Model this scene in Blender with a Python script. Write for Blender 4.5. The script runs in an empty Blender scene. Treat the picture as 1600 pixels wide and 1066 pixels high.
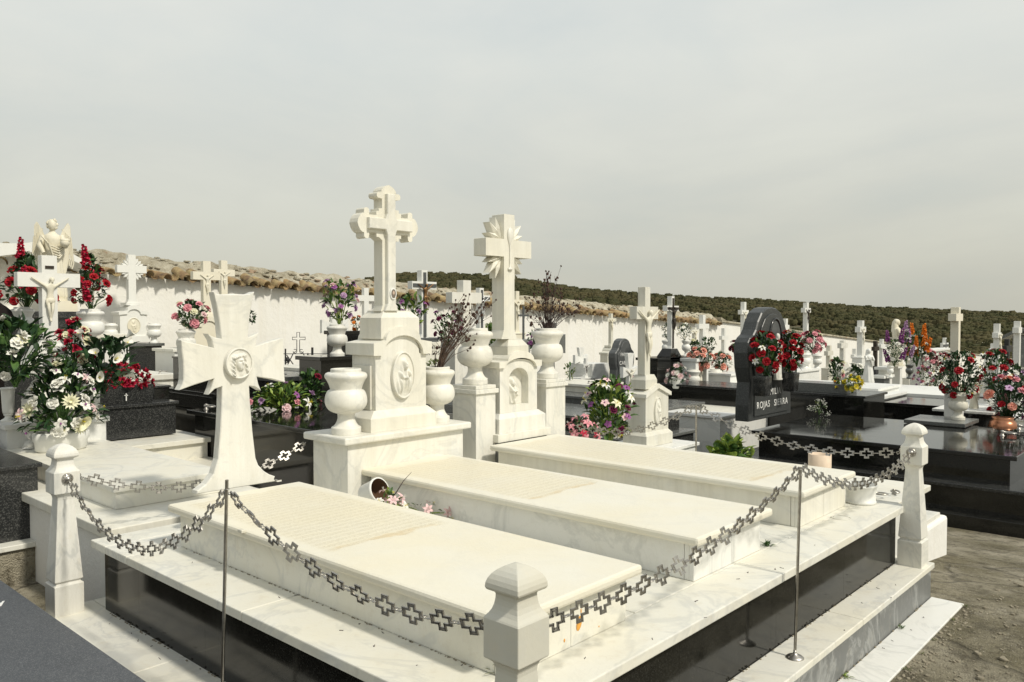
import bpy, bmesh, math, random
import numpy as np
from mathutils import Vector, Matrix, Euler
R=math.radians; PI=math.pi
rnd=random.Random(7)
scene=bpy.context.scene
COL=scene.collection
# ------------------------------------------------------------------ camera
FPX=1258.15; PITCH=R(-1.7); YAW=R(-42.2); CAM=Vector((3.442,-2.318,0.9963))
FW=Vector((math.sin(YAW)*math.cos(PITCH),math.cos(YAW)*math.cos(PITCH),math.sin(PITCH)))
RT=Vector((math.cos(YAW),-math.sin(YAW),0)); UP=RT.cross(FW)
cd=bpy.data.cameras.new('camera'); cam=bpy.data.objects.new('camera',cd); COL.objects.link(cam)
cd.sensor_width=36; cd.lens=FPX/1600*36; cd.clip_start=.05; cd.clip_end=5000
M3=Matrix((RT,UP,-FW)).transposed(); cam.matrix_world=Matrix.Translation(CAM)@M3.to_4x4()
scene.camera=cam
def ray(px,py): return FW+RT*((px-800)/FPX)+UP*((533-py)/FPX)
def at(px,py,x=None,y=None,z=None):
    """real-world point seen at a pixel of the 1600x1066 photo on a known plane"""
    v=ray(px,py)
    if x is not None: d=(x-CAM.x)/v.x
    elif y is not None: d=(y-CAM.y)/v.y
    else: d=(z-CAM.z)/v.z
    return CAM+v*d
def gz(y):
    if y<2.4: return -.5
    if y<5.2: return -.5-.33*(y-2.4)/2.8
    return -.83-.047*(y-5.2)
# ------------------------------------------------------------------ materials
MATS={}
def nm(name):
    m=bpy.data.materials.new(name); m.use_nodes=True; nt=m.node_tree
    b=nt.nodes['Principled BSDF']; MATS[name]=m
    return m,nt,b
def N(nt,t,**k):
    n=nt.nodes.new(t)
    for a,v in k.items():
        if a in n.inputs: n.inputs[a].default_value=v
        else: setattr(n,a,v)
    return n
def L(nt,a,b): nt.links.new(a,b)
def pos(nt,obj=False,scale=(1,1,1)):
    if obj: o=N(nt,'ShaderNodeTexCoord').outputs['Object']
    else: o=N(nt,'ShaderNodeNewGeometry').outputs['Position']
    mp=N(nt,'ShaderNodeMapping'); mp.inputs['Scale'].default_value=scale; L(nt,o,mp.inputs['Vector']); return mp.outputs['Vector']
def noise(nt,v,s,d=4,r=.55,dist=0.):
    n=N(nt,'ShaderNodeTexNoise'); n.inputs['Scale'].default_value=s; n.inputs['Detail'].default_value=d; n.inputs['Roughness'].default_value=r; n.inputs['Distortion'].default_value=dist
    L(nt,v,n.inputs['Vector']); return n.outputs['Fac']
def ramp(nt,f,stops,interp='LINEAR'):
    r=N(nt,'ShaderNodeValToRGB'); e=r.color_ramp.elements; r.color_ramp.interpolation=interp
    while len(e)<len(stops): e.new(.5)
    for i,(p,c) in enumerate(stops):
        e[i].position=p; e[i].color=(c,c,c,1) if isinstance(c,(int,float)) else (*c,1)
    L(nt,f,r.inputs[0]); return r.outputs['Color']
def mix(nt,f,a,b,mode='MIX'):
    m=N(nt,'ShaderNodeMix'); m.data_type='RGBA'; m.blend_type=mode
    for s,v in ((0,f),(6,a),(7,b)):
        if hasattr(v,'is_output'): L(nt,v,m.inputs[s])
        else: m.inputs[s].default_value=v if s==0 else (*v,1)
    return m.outputs[2]
def mul(nt,a,b,op='MULTIPLY'):
    m=N(nt,'ShaderNodeMath',operation=op)
    for i,v in enumerate((a,b)):
        if hasattr(v,'is_output'): L(nt,v,m.inputs[i])
        else: m.inputs[i].default_value=v
    return m.outputs[0]
def bump(nt,b,h,st=.3,dist=.01):
    n=N(nt,'ShaderNodeBump'); n.inputs['Strength'].default_value=st; n.inputs['Distance'].default_value=dist
    L(nt,h,n.inputs['Height']); L(nt,n.outputs[0],b.inputs['Normal'])
def marble(name,base=(.80,.78,.70),vein=.5,yellow=.4,streak=0.,rough=.42,dirt=.35,inscr=False,blue=0.):
    m,nt,b=nm(name); v=pos(nt)
    w=noise(nt,v,1.7,5,.6,1.4); vn=ramp(nt,w,[(.0,0),(.47,0),(.505,1),(.54,0)])
    w2=noise(nt,pos(nt,scale=(1,1.7,.6)),3.1,6,.65,2.2); vn2=ramp(nt,w2,[(0,0),(.49,0),(.51,.6),(.53,0)])
    big=ramp(nt,noise(nt,v,2.1,5,.6),[(.40,0),(.66,1)])
    c=mix(nt,mul(nt,vn,vein),base,(.50,.51,.49))
    c=mix(nt,mul(nt,vn2,vein*.6),c,(.55,.54,.50))
    c=mix(nt,mul(nt,big,yellow),c,(base[0]*.99,base[1]*.93,base[2]*.78))
    sp=ramp(nt,noise(nt,v,14,6,.7),[(.55,0),(.75,1)])
    c=mix(nt,mul(nt,sp,dirt),c,(.60,.55,.44))
    fine=ramp(nt,noise(nt,v,90,3,.6),[(.68,0),(.78,1)])
    c=mix(nt,mul(nt,fine,dirt*.7),c,(.42,.38,.30))
    if streak:
        s=ramp(nt,noise(nt,pos(nt,scale=(17,17,.9)),1.0,5,.65),[(.38,0),(.72,1)])
        c=mix(nt,mul(nt,s,streak),c,(.52,.50,.42))
    if inscr:
        ob=pos(nt,obj=True); sx=N(nt,'ShaderNodeSeparateXYZ'); L(nt,ob,sx.inputs[0])
        def band(o,lo,hi,sf=.02):
            mr=N(nt,'ShaderNodeMapRange'); mr.interpolation_type='SMOOTHSTEP'; mr.inputs[1].default_value=lo-sf;mr.inputs[2].default_value=lo+sf; L(nt,o,mr.inputs[0])
            mr2=N(nt,'ShaderNodeMapRange'); mr2.interpolation_type='SMOOTHSTEP'; mr2.inputs[1].default_value=hi+sf;mr2.inputs[2].default_value=hi-sf; L(nt,o,mr2.inputs[0])
            return mul(nt,mr.outputs[0],mr2.outputs[0])
        wob=mul(nt,mul(nt,noise(nt,v,5,4),-.5,'ADD'),.16)
        xx=mul(nt,sx.outputs[0],wob,'ADD')
        area=mul(nt,band(xx,.10,inscr,.012),band(sx.outputs[1],.06,.60))
        edge=mul(nt,band(xx,inscr-.035,inscr,.010),band(sx.outputs[1],.08,.55))
        edge=mul(nt,edge,ramp(nt,noise(nt,v,9,4),[(.4,.2),(.6,1)]))
        c=mix(nt,mul(nt,area,.22),c,(.78,.69,.47))
        c=mix(nt,mul(nt,edge,.55),c,(.66,.50,.27))
        sn=N(nt,'ShaderNodeMath',operation='SINE'); L(nt,mul(nt,sx.outputs[0],150.),sn.inputs[0]); rw=ramp(nt,mul(nt,mul(nt,sn.outputs[0],.5),.5,'ADD'),[(.10,.25),(.5,1)])
        let=ramp(nt,noise(nt,pos(nt,obj=True,scale=(80,95,1)),1,3,.9,.6),[(.46,0),(.54,1)])
        h=mul(nt,area,mul(nt,let,rw))
        c=mix(nt,mul(nt,h,.30),c,(.50,.43,.28))
        hh=mul(nt,mul(nt,h,-.8),mul(nt,noise(nt,v,60,5,.7),.8),'ADD')
        bump(nt,b,hh,.42,.004)
    else:
        bump(nt,b,mul(nt,noise(nt,v,55,5,.7),noise(nt,v,9,3),'ADD'),.10,.01)
    L(nt,c,b.inputs['Base Color']); b.inputs['Roughness'].default_value=rough
    return m
marble('marble',base=(.72,.71,.64),vein=.55,yellow=.42,dirt=.6); marble('marble_clean',base=(.75,.75,.715),vein=.45,yellow=.10,dirt=.22,rough=.35)
marble('marble_old',base=(.66,.65,.58),vein=.4,yellow=.5,streak=.75,rough=.55,dirt=.5)
marble('marble_warm',base=(.745,.73,.655),vein=.22,yellow=.35,streak=.45,rough=.5,dirt=.25)
marble('marble_face',base=(.745,.735,.675),vein=.5,yellow=.25,streak=.38,rough=.5,dirt=.35)
marble('marble_worn',base=(.70,.69,.64),vein=.9,yellow=.1,streak=.6,rough=.55,dirt=.6)
marble('marble_text_a',base=(.745,.72,.62),inscr=1.12,vein=.1,yellow=.5,dirt=.15); marble('marble_text_b',base=(.745,.72,.62),inscr=1.15,vein=.12,yellow=.5,dirt=.15); marble('marble_text_c',base=(.745,.72,.62),inscr=1.75,vein=.15,yellow=.4,dirt=.15)
marble('marble_post',base=(.57,.56,.49),vein=.3,yellow=.25,streak=.5,rough=.6,dirt=.5)
marble('marble_grey',base=(.15,.155,.15),vein=.35,yellow=0,streak=.0,rough=.5,dirt=.25)
marble('plaster_cream',base=(.72,.68,.56),vein=.0,yellow=.3,streak=.1,rough=.7,dirt=.3)
marble('statue_cream',base=(.70,.67,.56),vein=.0,yellow=.6,streak=.2,rough=.6,dirt=.4)
marble('white_paint',base=(.74,.74,.70),vein=.0,yellow=.05,streak=.1,rough=.45,dirt=.15)
def granite(name,base,speck,rough=.07,ss=260,amt=.5,rr=0):
    m,nt,b=nm(name); v=pos(nt)
    a=N(nt,'ShaderNodeTexVoronoi'); a.inputs['Scale'].default_value=ss; L(nt,v,a.inputs['Vector'])
    s=ramp(nt,a.outputs['Color'],[(.55,0),(.9,1)])
    c=mix(nt,mul(nt,s,amt),base,speck)
    d=ramp(nt,noise(nt,v,3,6,.7),[(.5,0),(.8,1)])
    c=mix(nt,mul(nt,d,.05),c,(.25,.24,.20))
    L(nt,c,b.inputs['Base Color'])
    r=ramp(nt,noise(nt,v,6,5,.6),[(.3,rough),(.8,rough+.12+rr)]); L(nt,r,b.inputs['Roughness'])
granite('black_granite',(.008,.008,.007),(.045,.045,.04),.035,300,.35)
granite('dark_granite',(.018,.019,.019),(.15,.15,.14),.16,190,.5)
granite('black_panel',(.008,.008,.007),(.05,.05,.045),.05,260,.45)
MATS['black_panel'].node_tree.nodes['Principled BSDF'].inputs['Specular IOR Level'].default_value=.27
granite('matte_granite',(.030,.033,.033),(.13,.135,.13),.34,200,.5)
granite('grey_granite',(.045,.05,.058),(.26,.27,.28),.35,420,.5,.1)
granite('slate_granite',(.10,.105,.10),(.28,.28,.26),.2,240,.5)
def plain(name,c,rough=.5,metal=0.,var=.15,sc=12,sub=0,bm=0,spec=None):
    m,nt,b=nm(name); v=pos(nt)
    f=noise(nt,v,sc,3)
    L(nt,mix(nt,ramp(nt,f,[(.3,0),(.7,1)]),tuple(x*(1-var) for x in c),tuple(min(1,x*(1+var)) for x in c)),b.inputs['Base Color'])
    b.inputs['Roughness'].default_value=rough; b.inputs['Metallic'].default_value=metal
    if spec is not None: b.inputs['Specular IOR Level'].default_value=spec
    if bm: bump(nt,b,noise(nt,v,sc*6,3),bm,.01)
    return m
plain('chrome',(.42,.40,.365),.42,1,.25,40); plain('steel_dull',(.42,.40,.36),.35,1,.3,30)
plain('iron_black',(.02,.02,.02),.5); plain('bronze',(.22,.12,.05),.4,.7); plain('copper',(.45,.20,.11),.3,.8)
plain('silver_metal',(.65,.65,.63),.3,.9); plain('dark_bronze',(.05,.04,.03),.4,.5)
plain('terracotta_pot',(.62,.50,.38),.8); plain('orange_stain',(.62,.30,.05),.6,var=.25,sc=40); plain('inlay_grey',(.08,.085,.085),.4); plain('letter_white',(.75,.75,.72),.5); plain('letter_grey',(.22,.21,.19),.6)
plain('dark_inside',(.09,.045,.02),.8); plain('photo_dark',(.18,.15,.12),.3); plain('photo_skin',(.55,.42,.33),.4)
plain('grout',(.25,.22,.16),.9); plain('dark_cloth',(.012,.009,.008),.9,spec=.2)
def foliage(name,c1,c2,sc=25,rough=.5,tr=.0):
    m,nt,b=nm(name); v=pos(nt)
    L(nt,mix(nt,ramp(nt,noise(nt,v,sc,2),[(.35,0),(.65,1)]),c1,c2),b.inputs['Base Color']); b.inputs['Roughness'].default_value=rough
    b.inputs['Specular IOR Level'].default_value=.35
foliage('leaf_dark',(.012,.035,.014),(.03,.075,.022)); foliage('leaf_mid',(.03,.075,.018),(.08,.15,.035)); foliage('leaf_lime',(.12,.20,.03),(.28,.36,.07))
foliage('leaf_olive',(.07,.09,.03),(.14,.16,.05)); foliage('twig',(.045,.028,.018),(.10,.065,.045)); foliage('twig_dark',(.02,.012,.010),(.05,.03,.025))
for nme,c in dict(red=(.36,.008,.016),crimson=(.42,.014,.045),darkred=(.16,.004,.02),white=(.80,.79,.72),cream=(.76,.74,.52),pink=(.72,.30,.34),palepink=(.78,.55,.55),peach=(.80,.36,.27),purple=(.28,.09,.26),lilac=(.50,.32,.50),orange=(.80,.26,.03),yellow=(.74,.62,.05),burgundy=(.13,.01,.05),dry=(.06,.03,.02)).items():
    m,nt,b=nm('petal_'+nme); v=pos(nt)
    L(nt,mix(nt,ramp(nt,noise(nt,v,60,2),[(.3,0),(.7,1)]),tuple(x*.72 for x in c),tuple(min(.9,x*1.12) for x in c)),b.inputs['Base Color']); b.inputs['Roughness'].default_value=.55
    b.inputs['Specular IOR Level'].default_value=.25
# ------------------------------------------------------------------ mesh builder
class MB:
    def __init__(s): s.v=[];s.f=[];s.m=[];s.sm=[]
    def add(s,vs,fs,mi=0,smooth=False):
        o=len(s.v); s.v+= [tuple(v) for v in vs]
        for f in fs: s.f.append([i+o for i in f]); s.m.append(mi); s.sm.append(smooth)
        return s
    def box(s,x0,x1,y0,y1,z0,z1,mi=0):
        vs=[(x,y,z) for z in (z0,z1) for y in (y0,y1) for x in (x0,x1)]
        return s.add(vs,[(0,2,3,1),(4,5,7,6),(0,1,5,4),(2,6,7,3),(0,4,6,2),(1,3,7,5)],mi)
    def loft(s,rings,mi=0,smooth=False,cap=True):
        n=len(rings[0]); vs=[p for r in rings for p in r]; fs=[]
        for i in range(len(rings)-1):
            for j in range(n):
                k=(j+1)%n; fs.append((i*n+j,i*n+k,(i+1)*n+k,(i+1)*n+j))
        s.add(vs,fs,mi,smooth)
        if cap: s.add(rings[0],[tuple(range(n))[::-1]],mi); s.add(rings[-1],[tuple(range(n))],mi)
        return s
    def prismx(s,pts,x0,x1,mi=0):
        """(y,z) outline, back at x0, front at x1"""
        return s.loft([[(x0,a,b) for a,b in pts],[(x1,a,b) for a,b in pts]],mi)
    def prismxt(s,pts,x0,x1,ch=.006,mi=0):
        cy=sum(p[0] for p in pts)/len(pts); cz=sum(p[1] for p in pts)/len(pts)
        # inset outline along vertex normals
        n=len(pts); ins=[]
        area=sum(pts[i][0]*pts[(i+1)%n][1]-pts[(i+1)%n][0]*pts[i][1] for i in range(n)); sg=1 if area>0 else -1
        for i in range(n):
            a=Vector(pts[i-1]);b=Vector(pts[i]);c=Vector(pts[(i+1)%n])
            d1=(b-a).normalized();d2=(c-b).normalized()
            nn=(Vector((-d1.y,d1.x))+Vector((-d2.y,d2.x)))
            if nn.length<1e-4: nn=Vector((-d1.y,d1.x))
            nn.normalize(); ins.append((b.x+sg*nn.x*ch,b.y+sg*nn.y*ch))
        return s.loft([[(x0,a,b) for a,b in pts],[(x1-ch,a,b) for a,b in pts],[(x1,a,b) for a,b in ins]],mi)
    def lathe(s,prof,c=(0,0,0),n=28,mi=0,sq=False,rot=0,sx=1,sy=1):
        rings=[]
        for r,z in prof:
            if sq: ring=[(c[0]+r*a,c[1]+r*b,c[2]+z) for a,b in ((1,-1),(1,1),(-1,1),(-1,-1))]
            else: ring=[(c[0]+sx*r*math.cos(rot+2*PI*i/n),c[1]+sy*r*math.sin(rot+2*PI*i/n),c[2]+z) for i in range(n)]
            rings.append(ring)
        return s.loft(rings,mi,not sq)
    def tube(s,path,r,n=8,mi=0,closed=False,rs=None):
        P=[Vector(p) for p in path]; rings=[]; prev=None; m=len(P)
        for i,p in enumerate(P):
            if closed: t=(P[(i+1)%m]-P[i-1])
            else: t=P[min(i+1,m-1)]-P[max(i-1,0)]
            t.normalize()
            if prev is None: a=t.orthogonal().normalized()
            else:
                a=(prev-t*prev.dot(t))
                a=a.normalized() if a.length>1e-6 else t.orthogonal().normalized()
            prev=a; b=t.cross(a); rr=rs[i] if rs else r
            rings.append([p+a*(rr*math.cos(2*PI*j/n))+b*(rr*math.sin(2*PI*j/n)) for j in range(n)])
        if closed: rings.append(rings[0])
        return s.loft(rings,mi,True,not closed)
    def ell(s,c,r,n=12,k=8,mi=0,rot=None,jit=0,rn=None):
        rings=[];c=Vector(c); rn=rn or rnd
        for i in range(1,k):
            th=PI*i/k; ring=[]
            for j in range(n):
                q=1+(rn.uniform(-jit,jit) if jit else 0)
                p=Vector((r[0]*math.sin(th)*math.cos(2*PI*j/n)*q,r[1]*math.sin(th)*math.sin(2*PI*j/n)*q,-r[2]*math.cos(th)*q))
                if rot: p=rot@p
                ring.append(c+p)
            rings.append(ring)
        s.loft(rings,mi,True); return s
    def merge(s,o,mat=None,mi=None):
        vs=[mat@Vector(v) for v in o.v] if mat else o.v
        k=len(s.v); s.v+=[tuple(v) for v in vs]
        for f,m,q in zip(o.f,o.m,o.sm): s.f.append([i+k for i in f]); s.m.append(m if mi is None else mi); s.sm.append(q)
        return s
    def mesh(s,name,mats):
        me=bpy.data.meshes.new(name); me.from_pydata(s.v,[],s.f)
        if isinstance(mats,str): mats=[mats]
        for m in mats: me.materials.append(MATS[m])
        for p,mi,q in zip(me.polygons,s.m,s.sm): p.material_index=mi; p.use_smooth=q
        bm=bmesh.new(); bm.from_mesh(me); bmesh.ops.recalc_face_normals(bm,faces=bm.faces); bm.to_mesh(me); bm.free()
        return me
    def build(s,name,mats,parent=None,bevel=0,origin=None):
        if origin is not None: s.v=[(a-origin[0],b-origin[1],c-origin[2]) for a,b,c in s.v]
        me=s.mesh(name,mats); o=bpy.data.objects.new(name,me); COL.objects.link(o)
        if origin is not None: o.location=origin
        if parent is not None:
            o.parent=parent; o.location=Vector(o.location)-parent_loc(parent)
        if bevel:
            b=o.modifiers.new('bevel','BEVEL'); b.width=bevel; b.segments=2; b.limit_method='ANGLE'; b.angle_limit=R(35)
        return o
def parent_loc(p):
    l=Vector(p.location)
    while p.parent: p=p.parent; l=l+Vector(p.location)
    return l
def tag(o,label=None,cat=None,group=None,kind=None):
    if label: o['label']=label
    if cat: o['category']=cat
    if group: o['group']=group
    if kind: o['kind']=kind
    return o
def thing(name,label,cat,loc,group=None):
    o=bpy.data.objects.new(name,None); o.empty_display_size=.1; COL.objects.link(o); o.location=loc
    return tag(o,label,cat,group)
def part_copy(src,parent,mat):
    c=bpy.data.objects.new(src if isinstance(src,str) else src.name,src.data); return c
def inst(name,me,parent,M):
    """one part sharing mesh data, placed by a matrix relative to the thing"""
    o=bpy.data.objects.new(name,me); COL.objects.link(o); o.parent=parent; o.matrix_basis=M; return o
# ------------------------------------------------------------------ setting
def struct(name,mb,mat,smooth=False):
    o=mb.build(name,mat); o['kind']='structure'; return o
def hnoise(x,y,s=1.,seed=0):
    return (math.sin(x*.9/s+seed)+math.sin(y*1.1/s+1.3*seed+2)+math.sin((x+y)*.63/s+.7)+math.sin((x-y)*.47/s+seed*2.1))/4
# hill crest in the photo (px -> py) as azimuth -> elevation tangent
CR=[(-900,470),(300,470),(500,456),(560,444),(600,432),(690,431),(800,437),(900,455),(1000,463),(1100,470),(1200,474),(1300,481),(1400,487),(1500,491),(1600,495),(2400,515)]
def crest(px):
    if px<=CR[0][0]: return CR[0][1]
    for (a,b),(c,d) in zip(CR,CR[1:]):
        if a<=px<=c: return b+(d-b)*(px-a)/(c-a)
    return CR[-1][1]
def crest_h(az):  # az relative to camera forward
    px=800+FPX*math.tan(max(-1.1,min(1.1,az)))
    return (496-crest(px))/FPX*math.cos(max(-1.1,min(1.1,az)))   # tan elevation
def hz(x,y):
    dx,dy=x-CAM.x,y-CAM.y; D=math.hypot(dx,dy); az=math.atan2(dx,dy)-YAW
    az=(az+PI)%(2*PI)-PI
    base=gz(min(max(y,-30),70)) if D<80 else -4.5
    valley=-9.
    H=crest_h(az)*330+CAM.z
    if abs(az)>1.3: H=H*.3-4
    if D<60: return base
    if D<120: t=(D-60)/60; t=t*t*(3-2*t); return gz(min(max(y,-30),70))*(1-t)+valley*t
    if D<330: t=(D-120)/210; t=t**.8; return valley+(H-valley)*t+.8*hnoise(x,y,14)*min(1,(330-D)/60)
    t=min(1,(D-330)/300); return H-t*40
def polar(rs,name,mat,n=180):
    mb=MB(); vs=[];fs=[]
    for r in rs:
        for i in range(n):
            a=2*PI*i/n; x,y=CAM.x+r*math.sin(a),CAM.y+r*math.cos(a); vs.append((x,y,hz(x,y)))
    for i in range(len(rs)-1):
        for j in range(n):
            k=(j+1)%n; fs.append((i*n+j,i*n+k,(i+1)*n+k,(i+1)*n+j))
    if rs[0]<1: fs.append(tuple(range(n)))
    mb.add(vs,fs,0,True); return struct(name,mb,mat)
# ground material: mossy concrete
m,nt,b=nm('mossy_concrete'); v=pos(nt)
c=mix(nt,ramp(nt,noise(nt,v,1.1,5,.6),[(.40,0),(.58,1)]),(.37,.335,.25),(.17,.15,.09))
c=mix(nt,ramp(nt,noise(nt,v,7,7,.75),[(.48,0),(.64,.8)]),c,(.065,.055,.032))
c=mix(nt,ramp(nt,noise(nt,v,26,5,.7),[(.52,0),(.66,.7)]),c,(.075,.06,.035))
c=mix(nt,ramp(nt,noise(nt,v,48,4,.7),[(.60,0),(.68,.8)]),c,(.40,.36,.27))
c=mix(nt,ramp(nt,noise(nt,v,3.1,6,.7,.5),[(.55,0),(.7,.7)]),c,(.36,.33,.26))
sv=N(nt,'ShaderNodeTexVoronoi'); sv.inputs['Scale'].default_value=42; L(nt,v,sv.inputs['Vector'])
c=mix(nt,mul(nt,ramp(nt,sv.outputs['Distance'],[(0,1),(.10,1),(.16,0)]),ramp(nt,noise(nt,v,5,4),[(.45,0),(.6,.9)])),c,(.50,.47,.40))
cr=N(nt,'ShaderNodeTexVoronoi',feature='DISTANCE_TO_EDGE'); cr.inputs['Scale'].default_value=.55
dv=N(nt,'ShaderNodeMix'); dv.data_type='VECTOR'; dv.inputs[0].default_value=.12; L(nt,v,dv.inputs[4]); nn=N(nt,'ShaderNodeTexNoise'); nn.inputs['Scale'].default_value=4; L(nt,v,nn.inputs[0]); L(nt,nn.outputs['Color'],dv.inputs[5]); L(nt,dv.outputs[1],cr.inputs['Vector'])
crk=ramp(nt,cr.outputs['Distance'],[(0,1),(.003,1),(.008,0)])
c=mix(nt,mul(nt,crk,.35),c,(.03,.025,.018))
L(nt,c,b.inputs['Base Color']); b.inputs['Roughness'].default_value=.95
bump(nt,b,mul(nt,mul(nt,noise(nt,v,18,7,.75),noise(nt,v,120,3),'ADD'),crk,'SUBTRACT'),.9,.02)
m,nt,b=nm('hill_soil'); v=pos(nt)
c=mix(nt,ramp(nt,noise(nt,v,.05,6,.6),[(.4,0),(.6,1)]),(.085,.075,.038),(.17,.13,.075))
c=mix(nt,ramp(nt,noise(nt,v,.3,5,.6),[(.4,0),(.65,1)]),c,(.055,.055,.026)); L(nt,c,b.inputs['Base Color']); b.inputs['Roughness'].default_value=1
g=polar([0.3+.3*i for i in range(34)]+[11,12.5,14.5,17,20,24,30,38,48,60],'ground','mossy_concrete')
polar([60,66,74,84,96,108,120,128,138,150,165,180,200,220,240,260,280,300,315,330,345,370,420,520,700],'hill','hill_soil',360)
# olive and holm-oak cover of the hill: one mass of clumps
tm=MB()
for i in range(10):
    a=rnd.uniform(0,2*PI); rr=rnd.uniform(0,.8); zz=rnd.uniform(.35,1.05)
    s_=rnd.uniform(.28,.5)*(1.15-.5*abs(zz-.6))
    tm.ell((rr*math.cos(a),rr*math.sin(a),zz),(s_,s_,s_*.8),6,4,0,jit=.35)
tv=np.array(tm.v); tfl=[len(f) for f in tm.f]; tfi=np.concatenate([np.array(f) for f in tm.f])
rs=np.random.RandomState(4); V=[];FI=[];FS=[];k=0
pts=[]
while len(pts)<15500:
    az=rs.uniform(R(-14),R(36)); D=math.sqrt(rs.uniform(90**2,336**2)); a=az+YAW
    x,y=CAM.x+D*math.sin(a),CAM.y+D*math.cos(a)
    # planting rows with gaps
    u=(x*.8+y*.6)/4.8; w=(-x*.6+y*.8)/4.8
    if rs.rand()<.7: u=round(u)+rs.uniform(-.16,.16); w=round(w)+rs.uniform(-.16,.16); x=(u*.8-w*.6)*4.8; y=(u*.6+w*.8)*4.8
    if hnoise(x,y,17,3)<-.8 and D<300: continue
    pts.append((x,y))
for x,y in pts:
    s_=rs.uniform(.75,1.75); th=rs.uniform(0,6.28); cz,sz=math.cos(th),math.sin(th)
    M=np.array([[cz,-sz,0],[sz,cz,0],[0,0,1]])*np.array([1,1,rs.uniform(.95,1.35)])
    V.append((tv@M.T)*s_+np.array([x,y,hz(x,y)-.25*s_])); FI.append(tfi+k); FS+=tfl; k+=len(tv)
V=np.concatenate(V).astype(np.float32); FI=np.concatenate(FI).astype(np.int32); FS=np.array(FS,dtype=np.int32)
m,nt,b=nm('grove_foliage'); v=pos(nt)
c=mix(nt,ramp(nt,noise(nt,v,.35,3,.6),[(.35,0),(.65,1)]),(.042,.046,.020),(.082,.078,.038)); c=mix(nt,ramp(nt,noise(nt,v,.06,3),[(.45,0),(.6,.6)]),c,(.105,.088,.045)); L(nt,c,b.inputs['Base Color']); b.inputs['Roughness'].default_value=.9; b.inputs['Specular IOR Level'].default_value=.1
me=bpy.data.meshes.new('olive_grove'); me.vertices.add(len(V)); me.vertices.foreach_set('co',V.ravel()); me.loops.add(len(FI)); me.loops.foreach_set('vertex_index',FI)
me.polygons.add(len(FS)); me.polygons.foreach_set('loop_start',np.concatenate([[0],np.cumsum(FS)[:-1]]).astype(np.int32)); me.polygons.foreach_set('loop_total',FS); me.update(calc_edges=True); me.materials.append(MATS['grove_foliage'])
og=bpy.data.objects.new('olive_grove',me); COL.objects.link(og); tag(og,'far hillside covered with rows of dark olive trees','trees',kind='stuff')
# ------------------------------------------------------------------ boundary wall
m,nt,b=nm('whitewash'); v=pos(nt)
c=mix(nt,ramp(nt,noise(nt,v,1.2,5,.6),[(.35,0),(.7,1)]),(.80,.79,.75),(.76,.745,.69))
c=mix(nt,mul(nt,ramp(nt,noise(nt,pos(nt,scale=(1,5,.35)),1.3,6,.7),[(.5,0),(.75,1)]),.20),c,(.60,.54,.40))
L(nt,c,b.inputs['Base Color']); b.inputs['Roughness'].default_value=.9; bump(nt,b,noise(nt,v,9,6,.7),.35,.03)
m,nt,b=nm('rubble_coping'); v=pos(nt)
vr=N(nt,'ShaderNodeTexVoronoi'); vr.inputs['Scale'].default_value=9; L(nt,pos(nt,scale=(1,.7,1)),vr.inputs['Vector'])
c=mix(nt,ramp(nt,noise(nt,v,5,6,.7),[(.35,0),(.62,1)]),(.60,.56,.44),(.34,.30,.21))
c=mix(nt,mul(nt,ramp(nt,vr.outputs['Color'],[(.78,0),(.86,1)]),.5),c,(.40,.22,.12)); c=mix(nt,ramp(nt,noise(nt,v,16,6,.8),[(.6,0),(.7,.8)]),c,(.10,.09,.07))
c=mix(nt,ramp(nt,noise(nt,v,11,5,.8),[(.6,0),(.68,.8)]),c,(.70,.68,.58))
L(nt,c,b.inputs['Base Color']); b.inputs['Roughness'].default_value=1; bump(nt,b,noise(nt,v,22,6,.8),1.,.05)
m,nt,b=nm('clay_tile'); v=pos(nt)
c=mix(nt,ramp(nt,noise(nt,v,1.9,4,.7),[(.38,0),(.62,1)]),(.34,.22,.105),(.13,.085,.05)); c=mix(nt,ramp(nt,noise(nt,v,4,5,.7),[(.44,0),(.62,.85)]),c,(.42,.34,.17)); c=mix(nt,ramp(nt,noise(nt,v,15,5,.7),[(.58,0),(.7,.8)]),c,(.07,.055,.04))
L(nt,c,b.inputs['Base Color']); b.inputs['Roughness'].default_value=.95; bump(nt,b,noise(nt,v,40,4,.7),.4,.01)
XW=-8.9; SL=.0475
def wtop(y): return 2.05-SL*(y-1.07)
W=thing('boundary_wall','long whitewashed wall topped with clay tiles and rubble behind the tombs','wall',(XW,8,-.6))
mb=MB(); Y0,Y1=-6.,21.2
def slopebox(mb,x0,x1,ya,yb,zf0,zf1,mi=0):
    vs=[]
    for y in (ya,yb):
        for x,z in ((x0,zf0(y)),(x1,zf0(y)),(x1,zf1(y)),(x0,zf1(y))): vs.append((x,y,z))
    mb.add(vs,[(0,1,2,3),(7,6,5,4),(0,4,5,1),(1,5,6,2),(2,6,7,3),(3,7,4,0)],mi)
slopebox(mb,XW-.45,XW,Y0,Y1,lambda y:gz(y)-.5,lambda y:wtop(y)-.36)
mb.build('wall',['whitewash'],W)
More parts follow.
